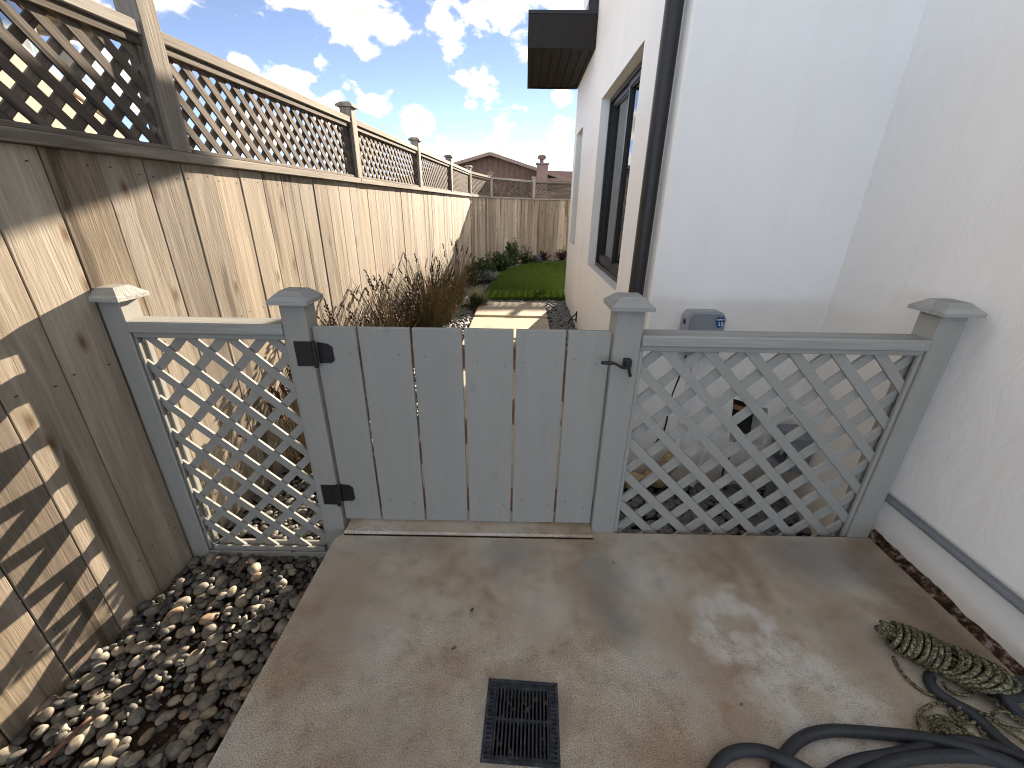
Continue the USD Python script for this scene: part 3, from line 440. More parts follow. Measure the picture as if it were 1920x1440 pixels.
def rock(seed, r, sc):
    m = trimesh.creation.icosphere(3, r); v = m.vertices; n = meshkit.fbm(v / r * 1.4 + seed * 7.3, 3, seed) - 0.5; m.vertices = v * (1 + 0.55 * n[:, None]) * sc; return m
r1 = rock(3, 0.06, (0.9, 0.7, 1.2)); r1.apply_translation((0.985, 2.16, -0.075)); r1b = rock(4, 0.07, (1.2, .8, .9)); r1b.apply_translation((0.93, 2.17, -0.20)); 
obj('rock', r1b, ROCKM, smooth=True, label='tan rough rock at the foot of the wall below the black cable', category='rock')
obj('rock', r1, ROCKM, smooth=True, label='small tan rock stacked on another rock beside the white pipe', category='rock')
r2 = rock(5, 0.075, (1.1, .8, .8)); r2.apply_translation((0.79, 2.17, -0.235)); obj('rock', r2, ROCKM, smooth=True, label='pale tan rock on the stones just right of the latch post foot', category='rock')
hb = thing('hose_tap', hpt(2.1, CX - 0.06, 0.05), 'dark tap box with a steel tap in the corner behind the right lattice', 'tap')
q = hbox(CX - 0.13, 2.02, -0.02, CX - 0.003, 2.20, 0.20, .004)
obj('box', unman(mani(q) - mani(hbox(CX - 0.2, 2.035, 0.0, CX - 0.02, 2.185, 0.17))), BOXDARK, hb, M=HM)
obj('spout', tube([hpt(2.1, CX - .02, .10), hpt(2.1, CX - .09, .10), hpt(2.1, CX - .115, .085), hpt(2.1, CX - .12, .05)], 0.012, 10), STEEL, hb, smooth=40)
obj('handle', tube([hpt(2.1 + .03 * math.cos(a), CX - .075 , .135 + .02 * math.sin(a)) for a in np.linspace(0, 2 * np.pi, 14)], 0.005, 6), STEEL, hb, smooth=True)
obj('drain_stub', tube([hpt(2.12, CX - .10, -0.10), hpt(2.12, CX - .105, -0.30)], 0.022, 12), BOXDARK, smooth=40, label='short dark grey pipe stub rising from the stones by the corner', category='pipe')
wl = thing('wall_bracket', (0.78, 5.0, 0.08), 'small black angled wall bracket with a cable hanging down the side wall', 'bracket')
b0 = hpt(5.15, AX - .004, 0.02)
obj('arm', tube([b0 + UP * .11, b0 - HN * .09 - HD * .02 + UP * .02, b0 - HN * .10 - HD * .02 - UP * .02], [0.008, 0.010, 0.010], 8), BLACK, wl, smooth=40)
obj('plate', tube([b0 + UP * .13, b0 + UP * .0], 0.012, 8), BLACK, wl, smooth=40)
obj('brace', tube([b0 + UP * .025, b0 - HN * .075 + UP * .018], 0.008, 8), BLACK, wl, smooth=40)
obj('cable', tube(spline([b0 - HN * .10 - HD * .02 - UP * .02, b0 - HN * .11 - HD * .03 - UP * .09, b0 - HN * .10 - HD * .03 - UP * .20], 14), 0.004, 6), BLACK, wl, smooth=True)

# ------------------------------------------------------------------ lattice
def lattice(parent, o, ux, nrm, W, H, pitch, sw, t, m, name='lattice_slat', joined=False, phase=0.0, phase2=None):
    """Two crossing layers of slats clipped to the panel W x H whose lower left corner is o; nrm points at the viewer."""
    rect = sbox(0, 0, W, H); out = []
    for layer, (dx, dy) in enumerate(((1, -1), (1, 1))):
        d2 = np.array([dx, dy]) / math.sqrt(2); n2 = np.array([-d2[1], d2[0]])
        cs = np.array([(0, 0), (W, 0), (W, H), (0, H)]) @ n2; k0, k1 = cs.min(), cs.max(); c = k0 - pitch + (phase if layer == 0 or phase2 is None else phase2) * pitch
        while c < k1 + pitch:
            strip = Polygon([n2 * (c - sw / 2) - d2 * 9, n2 * (c - sw / 2) + d2 * 9, n2 * (c + sw / 2) + d2 * 9, n2 * (c + sw / 2) - d2 * 9]); g = strip.intersection(rect)
            c += pitch
            if g.is_empty or g.area < 2e-4 or g.geom_type != 'Polygon': continue
            ctr = np.array(g.centroid.coords[0]); P = (np.array(g.exterior.coords[:-1]) - ctr) @ np.stack([d2, n2], 1)
            mesh = trimesh.creation.extrude_polygon(Polygon(P), t, engine='earcut'); mesh.apply_translation((0, 0, -t / 2))
            ax = ux * d2[0] + UP * d2[1]; ay = ux * n2[0] + UP * n2[1]; az = np.cross(ax, ay); s = 1 if az @ nrm > 0 else -1
            off = (t / 2 + 0.0004) * (1 if layer == 0 else -1)
            M = frame(o + ux * ctr[0] + UP * ctr[1] + nrm * off, ax, ay, az)
            if joined:
                mesh.apply_transform(M); out.append(mesh)
            else: obj(name, mesh, m, parent, M=M)
    if joined: obj('lattice_panel', cat(out), m, parent, kind='stuff')

def post_cap(parent, cx, cy, z, w, over, m, ux=np.array([1.0, 0, 0]), uy=np.array([0, 1.0, 0]), h=0.045, edge=0.014):
    a = w / 2 + over; b = w * 0.40; pts = [(sx * a, sy * a, 0) for sx in (-1, 1) for sy in (-1, 1)] + [(sx * a, sy * a, edge) for sx in (-1, 1) for sy in (-1, 1)] + [(sx * b, sy * b, h) for sx in (-1, 1) for sy in (-1, 1)]
    return obj('post_cap', trimesh.convex.convex_hull(np.array(pts)), m, parent, M=frame((cx, cy, z), ux, uy, UP))

# ------------------------------------------------------------------ the tall cedar fence
fence = thing('cedar_fence', (*fence_pt(4.0)[:2], -0.3), 'tall weathered cedar board fence topped with lattice, curving along the left and far end', 'fence')
corners = [fence_pt(s) for s in (-1.76, 0.07, 1.90, 3.73, 5.56, 7.39, 9.22)] + [np.array([-0.597, 11.006, 0]), np.array([0.49, 12.46, 0]), np.array([2.32, 12.72, 0]), np.array([4.15, 12.75, 0]), np.array([5.98, 12.75, 0])]
nails = []; fr = np.random.default_rng(33)
for i in range(len(corners) - 1):
    a, b = corners[i], corners[i + 1]; dd = unit(b - a); nn = np.array([dd[1], -dd[0], 0]); L_ = np.linalg.norm(b - a)
    nb_ = max(1, round(L_ / 0.179)); w = L_ / nb_
    for j in range(nb_):
        cedar = CEDARS[int(fr.choice(7, p=[.23, .2, .12, .19, .04, .09, .13]))]; c = a + dd * (j + 0.5) * w; off = fr.uniform(-0.0035, 0.0015); tilt = fr.normal(0, 0.0016)
        t = 0.019; ax = unit(UP + dd * tilt); ay = unit(dd - ax * (dd @ ax)); az = np.cross(ax, ay)
        bm = cbox((1.82, w - fr.uniform(0.003, 0.0055), t), 0.0022); obj('board', bm, cedar, fence, M=frame(c + nn * (off - t / 2) + UP * (1.505 - 0.91 + fr.uniform(-.003, 0)), ax, ay, az))
        if i in (1, 2, 3):
            for z in (1.452, 0.80, 0.02):
                for f in (-.32, .30): nails.append(cbox((0.009, 0.0042, 0.002), 0)); nails[-1].apply_transform(frame(c + nn * (off + .0003) + dd * (w * (f + fr.uniform(-.05, .05))) + UP * (z + fr.uniform(-.012, .012)), dd, UP, nn))
    # boards of the neighbour's side close the gaps
    obj('backing_board', cbox((L_ + 0.004, 1.80, 0.012), 0), SLAT, fence, M=frame((a + b) / 2 - nn * 0.040 + UP * 0.60, dd, UP, np.cross(dd, UP)))
    def rail(name, z0, z1, o0, o1, e0=0.0, e1=0.0, m=CEDAR_GREY):
        obj(name, cbox((L_ - 0.003 + e0 + e1, z1 - z0, o1 - o0), 0.003), m, fence, M=frame((a + b) / 2 + dd * (e1 - e0) / 2 + nn * (o0 + o1) / 2 + UP * (z0 + z1) / 2, dd, UP, np.cross(dd, UP)))
    rail('rail', 1.506, 1.544, -0.055, 0.036)
    pw = 0.092
    rail('lattice_frame', 1.545, 1.563, -0.045, 0.018, -pw / 2, -pw / 2, SLAT)
    rail('rail', 1.930, 1.972, -0.060, 0.026, -pw / 2, -pw / 2)
    rail('lattice_frame', 1.896, 1.918, -0.045, 0.014, -pw / 2, -pw / 2, SLAT)
    for o0, o1 in ((0.002, 0.012), (-0.042, -0.032)): rail('lattice_frame', 1.918, 1.930, o0 - .004, o1 - .004, -pw / 2, -pw / 2, SLAT)
    for e in (a + dd * (pw / 2 + .009), b - dd * (pw / 2 + .009)):
        obj('lattice_frame', cbox((0.333, 0.017, 0.05), .001), SLAT, fence, M=frame(e - nn * 0.016 + UP * 1.7295, UP, dd, np.cross(UP, dd)))
    x0 = pw / 2 + 0.018
    lattice(fence, a + dd * x0 - nn * 0.014 + UP * 1.563, dd, nn, L_ - 2 * x0, 0.333, 0.0735, 0.036, 0.0085, SLAT, joined=(i < 1 or i > 3), phase=fr.random())
    ph = 0.66 if i in (1, 2) else 0.495                   # the two nearest posts stand taller
    ps = obj('post', cbox((ph, pw, pw), 0.004), CEDAR_GREY, fence, M=frame(a - nn * (pw / 2 - 0.032) + UP * (1.5445 + ph / 2), UP, dd, np.cross(UP, dd)))
    pcx = a - nn * (pw / 2 - 0.032); post_cap(ps, pcx[0], pcx[1], 1.545 + ph, pw, 0.020, CEDAR_GREY, dd, nn, 0.036, 0.014)

obj('nails', cat(nails), RUST, fence, kind='stuff')

# ------------------------------------------------------------------ low painted gate and its two lattice screens
YF = 1.465; PW = 0.096
def low_post(parent, x0, x1, zb, lean=0.0, mirror=False):
    w = x1 - x0; zt = 1.022; cx = (x0 + x1) / 2
    p0, p1 = np.array([cx - lean, YF + w / 2, zb]), np.array([cx, YF + w / 2, zt]); ax = unit(p1 - p0); ay = unit(np.array([1.0, 0, 0]) - ax * ax[0])
    pt = obj('post', cbox((np.linalg.norm(p1 - p0), w, w), 0.004), PAINT, parent, M=frame((p0 + p1) / 2, ax, ay, np.cross(ax, ay)))
    post_cap(pt, cx, YF + w / 2, zt + .001, w, 0.026, PAINT_ROUGH)
    return pt
lsx = thing('lattice_screen', (-1.1, 1.5, -0.2), 'grey painted lattice screen with two capped posts between cedar fence and gate', 'lattice screen', 'lattice screens beside the gate')
rsx = thing('lattice_screen', (1.0, 1.5, -0.05), 'wide grey painted lattice screen with two capped posts between gate and white wall', 'lattice screen', 'lattice screens beside the gate')
low_post(lsx, -1.497, -1.413, -0.36); low_post(lsx, -0.842, -0.752, -0.36)
low_post(rsx, 0.372, 0.474, -0.36); low_post(rsx, 1.538, 1.634, -0.36)
def screen(parent, x0, x1, zbot, ztop, pitch, sw, phase, phase2, bottom):
    X = np.array([1.0, 0, 0]); Y = np.array([0, 1.0, 0]); N_ = -Y; W = x1 - x0; cx = (x0 + x1) / 2
    def bar(name, z0, z1, y0, y1, m=PAINT, xa=x0, xb=x1, c=.003):
        obj(name, cbox((xb - xa, z1 - z0, y1 - y0), c), m, parent, M=frame(((xa + xb) / 2, (y0 + y1) / 2, (z0 + z1) / 2), X, UP, np.cross(X, UP)))
    bar('top_rail', ztop - 0.042, ztop, YF - 0.004, YF + 0.088, PAINT_ROUGH, x0 + .001, x1 - .001, .004)
    bar('lattice_frame', ztop - 0.064, ztop - 0.0425, YF + 0.010, YF + 0.024, xa=x0 + .001, xb=x1 - .001); bar('lattice_frame', ztop - 0.064, ztop - 0.0425, YF + 0.046, YF + 0.060, xa=x0 + .001, xb=x1 - .001)
    fw = 0.008 if bottom else 0.016
    for xa in (x0 + .001, x1 - fw - .001):
        for ya in (YF + 0.010, YF + 0.046): obj('lattice_frame', cbox((ztop - .064 - zbot - .001, fw, 0.014), .002), PAINT, parent, M=frame((xa + fw / 2, ya + .007, (ztop - .064 + zbot) / 2), UP, X, np.cross(UP, X)))
    if bottom:
        bar('bottom_rail', zbot - 0.045, zbot - .001, YF + 0.004, YF + 0.085, xa=x0 + .001, xb=x1 - .001); bar('lattice_frame', zbot, zbot + 0.024, YF + 0.009, YF + 0.0235, xa=x0 + .024, xb=x1 - .024); bar('lattice_frame', zbot, zbot + 0.024, YF + 0.0465, YF + 0.061, xa=x0 + .024, xb=x1 - .024)
    lattice(parent, np.array([x0 + .002, YF + 0.035, zbot]), X, N_, W - .004, ztop - .044 - zbot, pitch, sw, 0.0095 if bottom else 0.0125, PAINT, phase=phase, phase2=phase2)
screen(lsx, -1.412, -0.843, -0.155, 0.948, 0.108, 0.0325, 0.06, 0.45, True)
screen(rsx, 0.475, 1.537, -0.10, 0.930, 0.1145, 0.037, 0.585, 0.93, False)
# latch on the post
lb = yp(1176, 681, YF - .015)
lt = obj('latch', wbox((lb[0] - .014, YF - .030, lb[2] - .019), (lb[0] + .014, YF - .0005, lb[2] + .017), .003), BLACK, rsx)
l0, l1 = yp(1127, 680, YF - .04), yp(1150, 681, YF - .04)
obj('lever', tube([l0, l0 + [.004, 0, 0], l1 - [.002, 0, 0], l1], [0.004, 0.0072, 0.0072, 0.005], 10), BLACK, lt, smooth=40)
obj('lever', tube([l1, l1 + [.012, .004, -.005], lb + [-.022, -.016, -.012], lb + [.004, -.018, -.013]], 0.0048, 8), BLACK, lt, smooth=40)
obj('lever', tube([lb + [.004, -.018, -.015], lb + [.008, -.020, -.032], lb + [.013, -.020, -.044]], [0.006, 0.006, 0.0065], 8), BLACK, lt, smooth=40)
# gate
gate = thing('gate', (-0.18, 1.49, 0.02), 'low grey painted wooden gate of six upright boards with black strap hinges', 'gate')
gx = [-0.744, -0.580, -0.380, -0.186, 0.0075, 0.202, 0.366]; GY = YF + 0.018; gr = np.random.default_rng(4)
for i in range(6):
    a, b = gx[i] + (.0045 if i else 0), gx[i + 1] - (.0045 if i < 5 else 0); z0, z1 = 0.034 + gr.uniform(-.003, .003), 0.936 + gr.uniform(-.0015, .0015)
    obj('board', cbox((z1 - z0, b - a, 0.019), .0022), PAINT, gate, M=frame(((a + b) / 2, GY + .0095 + gr.uniform(-.001, .001), (z0 + z1) / 2), UP, unit(np.array([1, 0, gr.uniform(-.001, .001)])), np.cross(UP, unit(np.array([1.0, 0, 0])))))
X_ = np.array([1.0, 0, 0])
for i in range(6):
    for z in (0.815, 0.14):
        for f in (.22, .78):
            nd_ = trimesh.creation.cylinder(.0034, .0016, sections=10); obj('nail', nd_, PAINT_NAIL, gate, M=frame((gx[i] + (gx[i + 1] - gx[i]) * (f + gr.uniform(-.06, .06)), GY - .0006, z + gr.uniform(-.02, .02)), X_, UP, np.cross(X_, UP)))
for z in (0.815, 0.14): obj('back_rail', cbox((1.09, 0.088, 0.036), .003), RAWWOOD, gate, M=frame((-0.189, GY + .0205 + .018, z), X_, UP, np.cross(X_, UP)))
p, q = np.array([-0.71, GY + .0205 + .018, 0.20]), np.array([0.335, GY + .0205 + .018, 0.755]); bmesh, bM = beam_between(p, q, 0.088, 0.036, UP, .003); obj('brace', bmesh, RAWWOOD, gate, M=bM)
for (u0, v0, u1, v1, kn) in ((555, 640, 626, 686, 589), (605, 909, 665, 945, 632)):
    a, b = yp(u0, (v0 + v1) / 2, YF), yp(u1, (v0 + v1) / 2, GY); zt, zb = yp(kn, v0, YF)[2], yp(kn, v1, YF)[2]; xk = yp(kn, (v0 + v1) / 2, YF - .01)[0]; zm = (zt + zb) / 2
    h = obj('hinge', wbox((a[0], YF - .0045, zb), (xk - .004, YF - .0005, zt), .001), BLACK, gate)
    w2 = trimesh.creation.extrude_polygon(Polygon([(xk + .004, zb + .006), (b[0] - .012, zb + .008), (b[0], zb + .018), (b[0] - .002, zt - .026), (b[0] - .018, zt - .014), (xk + .004, zt - .008)]), 0.004, engine='earcut'); w2.apply_transform(np.array([[1, 0, 0, 0], [0, 0, -1, GY - .0005], [0, 1, 0, 0], [0, 0, 0, 1.0]])); obj('leaf', w2, BLACK, h)
    obj('knuckle', tube([(xk, YF - .006, zb - .003), (xk, YF - .006, zt + .001)], 0.0085, 14), BLACK, h, smooth=40)
    for sx, sz in ((.35, .75), (.35, .3), (.8, .5)):
        sc_ = lathe([(0, -.0015), (.0035, -.001), (.004, 0), (0, 0)], 10); obj('screw', sc_, BRONZE, h, M=frame((a[0] + (xk - a[0]) * sx, YF - .0046, zb + (zt - zb) * sz), X_, UP, np.cross(X_, UP)))

# ------------------------------------------------------------------ drain grate
gm = frame((GRC[0], GRC[1], 0), [math.cos(GRA), math.sin(GRA), 0], [-math.sin(GRA), math.cos(GRA), 0], UP)
IRON = mottled('worn_black_plastic', [(0.3, (0.018, 0.020, 0.024)), (0.55, (0.045, 0.050, 0.058)), (0.8, (0.10, 0.11, 0.115))], 40.0, bump=0.3, dist=0.002, rough=0.55)
dr = thing('drain_grate', (GRC[0], GRC[1], -0.02), 'square black slotted drain grate set in the concrete slab', 'drain grate')
S = 0.213
obj('frame', unman(mani(hbox(-S / 2, -S / 2, -.03, S / 2, S / 2, .002)) - mani(hbox(-S / 2 + .008, -S / 2 + .008, -.1, S / 2 - .008, S / 2 - .008, .1))), IRON, dr, M=gm)
for sx in (-1, 1):
    strip = [hbox(sx * (S / 2 - .009) - (.018 if sx > 0 else 0), -S / 2 + .0085, -.026, sx * (S / 2 - .009) + (0.018 if sx < 0 else 0), S / 2 - .0085, -.003)]
    for k in range(17):
        y = -S / 2 + .016 + k * (S - .032) / 16; strip.append(hbox(sx * (S / 2 - .014) - .007, y - .0024, -.0029, sx * (S / 2 - .014) + .007, y + .0024, .0015))
    obj('ribbed_edge', cat(strip), IRON, dr, M=gm)
nb2 = 15; xs = np.linspace(-S / 2 + .031, S / 2 - .031, nb2)
for x in xs: obj('bar', hbox(x - .0026, -S / 2 + .0085, -.022, x + .0026, S / 2 - .0085, -.001, .0008), IRON, dr, M=gm)
obj('cross_bar', hbox(-S / 2 + .027, -.003, -.020, S / 2 - .027, .003, -.002), IRON, dr, M=gm)
obj('cross_bar', hbox(-S / 2 + .0085, S / 2 - .024, -.022, S / 2 - .0085, S / 2 - .0085, -.0028), IRON, dr, M=gm)
obj('cross_bar', hbox(-S / 2 + .0085, -S / 2 + .0085, -.022, S / 2 - .0085, -S / 2 + .020, -.0028), IRON, dr, M=gm)
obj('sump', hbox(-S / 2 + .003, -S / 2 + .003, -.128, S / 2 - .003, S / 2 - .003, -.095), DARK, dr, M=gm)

# ------------------------------------------------------------------ stones
def stone(seed, sub=1):
    r_ = np.random.default_rng(seed); m = trimesh.creation.icosphere(sub, 1.0); v = m.vertices
    n = meshkit.noise(v * 1.3 + seed * 3.7, seed) - 0.5; v = v * (1 + 0.18 * n[:, None]); v = np.sign(v) * np.abs(v) ** r_.uniform(0.88, 1.0)
    return v, m.faces
ST2, ST1, ST0 = [stone(i, 2) for i in range(14)], [stone(i, 1) for i in range(14)], [stone(i, 0) for i in range(10)]
def rot(r_, flat=0.35):
    a = r_.uniform(0, 2 * np.pi); b, c = r_.normal(0, flat), r_.normal(0, flat)
    ca, sa, cb_, sb_, cc, sc_ = math.cos(a), math.sin(a), math.cos(b), math.sin(b), math.cos(c), math.sin(c)
    return np.array([[ca, -sa, 0], [sa, ca, 0], [0, 0, 1]]) @ np.array([[1, 0, 0], [0, cb_, -sb_], [0, sb_, cb_]]) @ np.array([[cc, 0, sc_], [0, 1, 0], [-sc_, 0, cc]])
class Pile:
    """Stones dropped one by one on a height map."""
    def __init__(s, x0, x1, y0, y1, h=0.006):
        s.x0, s.y0, s.h = x0, y0, h; s.nx, s.ny = int((x1 - x0) / h) + 1, int((y1 - y0) / h) + 1
        X, Y = np.meshgrid(x0 + np.arange(s.nx) * h, y0 + np.arange(s.ny) * h); s.Z = bed(X, Y).copy()
    def drop(s, x, y, a, b, c, ang, sink):
        R = max(a, b); i0, i1 = max(0, int((x - R - s.x0) / s.h)), min(s.nx, int((x + R - s.x0) / s.h) + 2); j0, j1 = max(0, int((y - R - s.y0) / s.h)), min(s.ny, int((y + R - s.y0) / s.h) + 2)
        if i1 <= i0 or j1 <= j0: return None
        X, Y = np.meshgrid(s.x0 + np.arange(i0, i1) * s.h - x, s.y0 + np.arange(j0, j1) * s.h - y); ca, sa = math.cos(ang), math.sin(ang)
        e = ((X * ca + Y * sa) / a) ** 2 + ((-X * sa + Y * ca) / b) ** 2; ins = e < 1
        if not ins.any(): return None
        q = np.sqrt(np.clip(1 - e, 0, 1)); sub = s.Z[j0:j1, i0:i1]
        z = np.quantile((sub + c * q * 1.0)[ins], 0.88) - sink * c
        sub[ins] = np.maximum(sub[ins], (z + c * q)[ins]); return z
pebbles = thing('pebble_bed', (-1.15, 1.0, -0.2), kind='structure')
pr = np.random.default_rng(11)
pile = Pile(-1.75, -0.72, -0.3, 2.2)
cand = []
def edge_ok(x, y, r):
    if y < 1.42: return FN @ np.array([x, y, 0]) > FX0 + r * 0.7 and x < -0.775 - r * 0.5
    return FN @ np.array([x, y, 0]) > FX0 + r * 0.7 and x < -0.72
soil_spots = [(gp(300, 1360, -.18), .10), (gp(560, 1085, -.18), .09), (gp(350, 1290, -.18), .05)]
for layer in range(3):
    tries = (9000, 5000, 3000)[layer]
    placed = []
    for _ in range(tries):
        x, y = pr.uniform(-1.62, -0.74), pr.uniform(-0.1, 2.15)
        a = float(np.clip(pr.lognormal(math.log((0.0215, 0.018, 0.0145)[layer]), 0.34), 0.008, 0.036)); b = a * pr.uniform(0.56, 0.92); c = a * pr.uniform(0.42, 0.68)
        if not edge_ok(x, y, a): continue
        if any(np.hypot(x - s[0][0], y - s[0][1]) < s[1] * pr.uniform(0.6, 1.1) for s in soil_spots):
            if pr.random() < 0.9: continue
        if any((x - p[0]) ** 2 + (y - p[1]) ** 2 < ((0.78, 0.95, 1.2)[layer] * (b + p[2])) ** 2 for p in placed[-2200:]): continue
        placed.append((x, y, b)); cand.append((x, y, a, b, c))
    if layer == 0: n_first = len(cand)
fill = []
for q_, (x, y, a, b, c) in enumerate(cand):
    if q_ >= n_first:
        i, j = int((x - pile.x0) / pile.h), int((y - pile.y0) / pile.h)
        if pile.Z[max(0, j - 1):j + 2, max(0, i - 1):i + 2].max() > bed(x, y) + 0.010 and pr.random() < .93: continue
    ang = pr.normal(0.9, 0.8); z = pile.drop(x, y, a, b, c, ang, 0.18)
    if z is None: continue
    R_ = rot(pr, 0.22); ca, sa = math.cos(ang), math.sin(ang); Rz = np.array([[ca, -sa, 0], [sa, ca, 0], [0, 0, 1]]); t1, t2 = pr.normal(0, .2), pr.normal(0, .25)
    Rt = np.array([[1, 0, 0], [0, math.cos(t1), -math.sin(t1)], [0, math.sin(t1), math.cos(t1)]]) @ np.array([[math.cos(t2), 0, math.sin(t2)], [0, 1, 0], [-math.sin(t2), 0, math.cos(t2)]])
    fill.append((np.hypot(x, y - .0), x, y, z, a, b, c, Rz @ Rt))
vis = [f for f in fill if f[2] < 1.45 and f[2] > 0.45]
vis.sort(key=lambda f: -f[4] * f[5] / ((f[1]) ** 2 + f[2] ** 2 + 2.3)); big = {id(f) for f in vis[:300]}
def stone_mesh(lib, f, k):
    v, fc = lib[k % len(lib)]; return (v * np.array(f[4:7])) @ f[7].T + np.array(f[1:4]), fc
jv, jf, n0 = [], [], 0
for k, f in enumerate(fill):
    if id(f) in big:
        v, fc = ST2[k % len(ST2)]; M = np.eye(4); M[:3, :3] = f[7]; M[:3, 3] = f[1:4]
        obj('pebble', trimesh.Trimesh(v * np.array(f[4:7]), fc, process=False), STONE, pebbles, M=M, smooth=True)
    else:
        v, fc = stone_mesh(ST2 if f[2] < 1.6 else ST1, f, k); jv.append(v); jf.append(fc + n0); n0 += len(v)
# grit between them
for k in range(1500):
    x, y = pr.uniform(-1.6, -0.76), pr.uniform(0.4, 1.55)
    if not edge_ok(x, y, .006): continue
    i, j = int((x - pile.x0) / pile.h), int((y - pile.y0) / pile.h); a = pr.uniform(.003, .008)
    if pile.Z[j, i] > bed(x, y) + .02: continue
    v, fc = stone_mesh(ST1, (0, x, y, pile.Z[j, i] + .001, a, a * .8, a * .55, rot(pr)), k); jv.append(v); jf.append(fc + n0); n0 += len(v)
obj('pebble', trimesh.Trimesh(np.vstack(jv), np.vstack(jf), process=False), STONES, pebbles, kind='stuff', smooth=True)

# grey gravel along the path, past the gate and behind the right lattice
gr_ = np.random.default_rng(17)
def gravel_ok(x, y):
    if FN @ np.array([x, y, 0]) < FX0 + 0.02: return False
    if y < 2.25 and x > 0.50: return x < 1.72 and y > 1.475
    if y < 2.2 and x < -0.735: return False
    if y < 1.615: return False
    if x > AX + 0.02 * y - 0.01 and y < 6.95: return False
    if -0.505 + 0.0213 * (y - 5.9) < x < 0.48 + .0213 * (y - 5.9) and y < 6.3: return False
    if contains_xy(lawn_poly, x, y): return False
    if y > 6.55 and x > -0.42 and lawn_poly.distance(__import__('shapely').Point(x, y)) > 0.45: return False
    if y > 9.0 and x > 2.2: return False
    return True
jv, jf, n0 = [], [], 0
cell = 0.03
ys_ = 1.48; pts = []
while ys_ < 12.6:
    cell = (0.048 if ys_ < 2.4 else 0.044) + 0.0022 * max(0, ys_ - 2); xs_ = -1.6
    while xs_ < 1.75:
        pts.append((xs_ + gr_.uniform(-.5, .5) * cell, ys_ + gr_.uniform(-.5, .5) * cell, cell)); xs_ += cell
    ys_ += cell * 0.85
for k, (x, y, cl) in enumerate(pts):
    if not gravel_ok(x, y): continue
    a = cl * gr_.uniform(0.45, 0.85); z = bed(x, y) + gr_.uniform(0.0, 0.014) + (0.02 if y > 4 else 0)
    v, fc = stone_mesh(ST1 if y < 7.5 else ST0, (0, x, y, z, a, a * gr_.uniform(.6, .9), a * gr_.uniform(.4, .6), rot(gr_, .3)), k); jv.append(v); jf.append(fc + n0); n0 += len(v)
obj('gravel', trimesh.Trimesh(np.vstack(jv), np.vstack(jf), process=False), GRAVEL, smooth=True, label='grey rounded gravel beside the path, lawn edge and behind the right lattice', category='gravel', kind='stuff')
# scraps in the drain
jv, jf, n0 = [], [], 0
for k in range(26):
    x, y = gr_.uniform(-.07, .07), gr_.uniform(-.09, .09); a = gr_.uniform(.003, .0065); w_ = gm @ np.array([x, y, -.08 + .03, 1.0])
    v, fc = stone_mesh(ST1, (0, w_[0], w_[1], -.012 - gr_.uniform(0, .02), a, a * 1.4, a, rot(gr_)), k); jv.append(v); jf.append(fc + n0); n0 += len(v)
SCRAP = leafy('pale_scraps', (0.25, 0.16, 0.08), (0.62, 0.60, 0.54), 0.0, 0.8)
obj('debris', trimesh.Trimesh(np.vstack(jv), np.vstack(jf), process=False), SCRAP, smooth=True, label='pale bits of stone and leaf caught in the drain grate', category='debris', kind='stuff')

# ------------------------------------------------------------------ plants
def stems_mesh(paths, r0, r1, n=3):
    vs, fs, k = [], [], 0
    ang = np.linspace(0, 2 * np.pi, n, endpoint=False); ring = np.c_[np.cos(ang), np.sin(ang), np.zeros(n)]
    for P in paths:
        m = len(P); rad = np.linspace(r0, r1, m); v = (P[:, None, :] + ring[None] * rad[:, None, None]).reshape(-1, 3); vs.append(v)
        i = (np.arange(m - 1)[:, None] * n + np.arange(n)).ravel(); j = (np.arange(m - 1)[:, None] * n + (np.arange(n) + 1) % n).ravel()
        fs.append(np.vstack([np.c_[i, j, j + n], np.c_[i, j + n, i + n]]) + k); k += len(v)
    return trimesh.Trimesh(np.vstack(vs), np.vstack(fs), process=False)
def octa(c, d, l, r):
    d = unit(d); a = unit(np.cross(d, [0.3, 0.5, 0.8])); b = np.cross(d, a); V = np.array([c - d * l / 2, c + d * l / 2, c + a * r, c + b * r, c - a * r, c - b * r]); F = np.array([[0, 3, 2], [0, 4, 3], [0, 5, 4], [0, 2, 5], [1, 2, 3], [1, 3, 4], [1, 4, 5], [1, 5, 2]]); return V, F
def merged(parts):
    vs, fs, k = [], [], 0
    for v, f in parts: vs.append(v); fs.append(f + k); k += len(v)
    return trimesh.Trimesh(np.vstack(vs), np.vstack(fs), process=False)
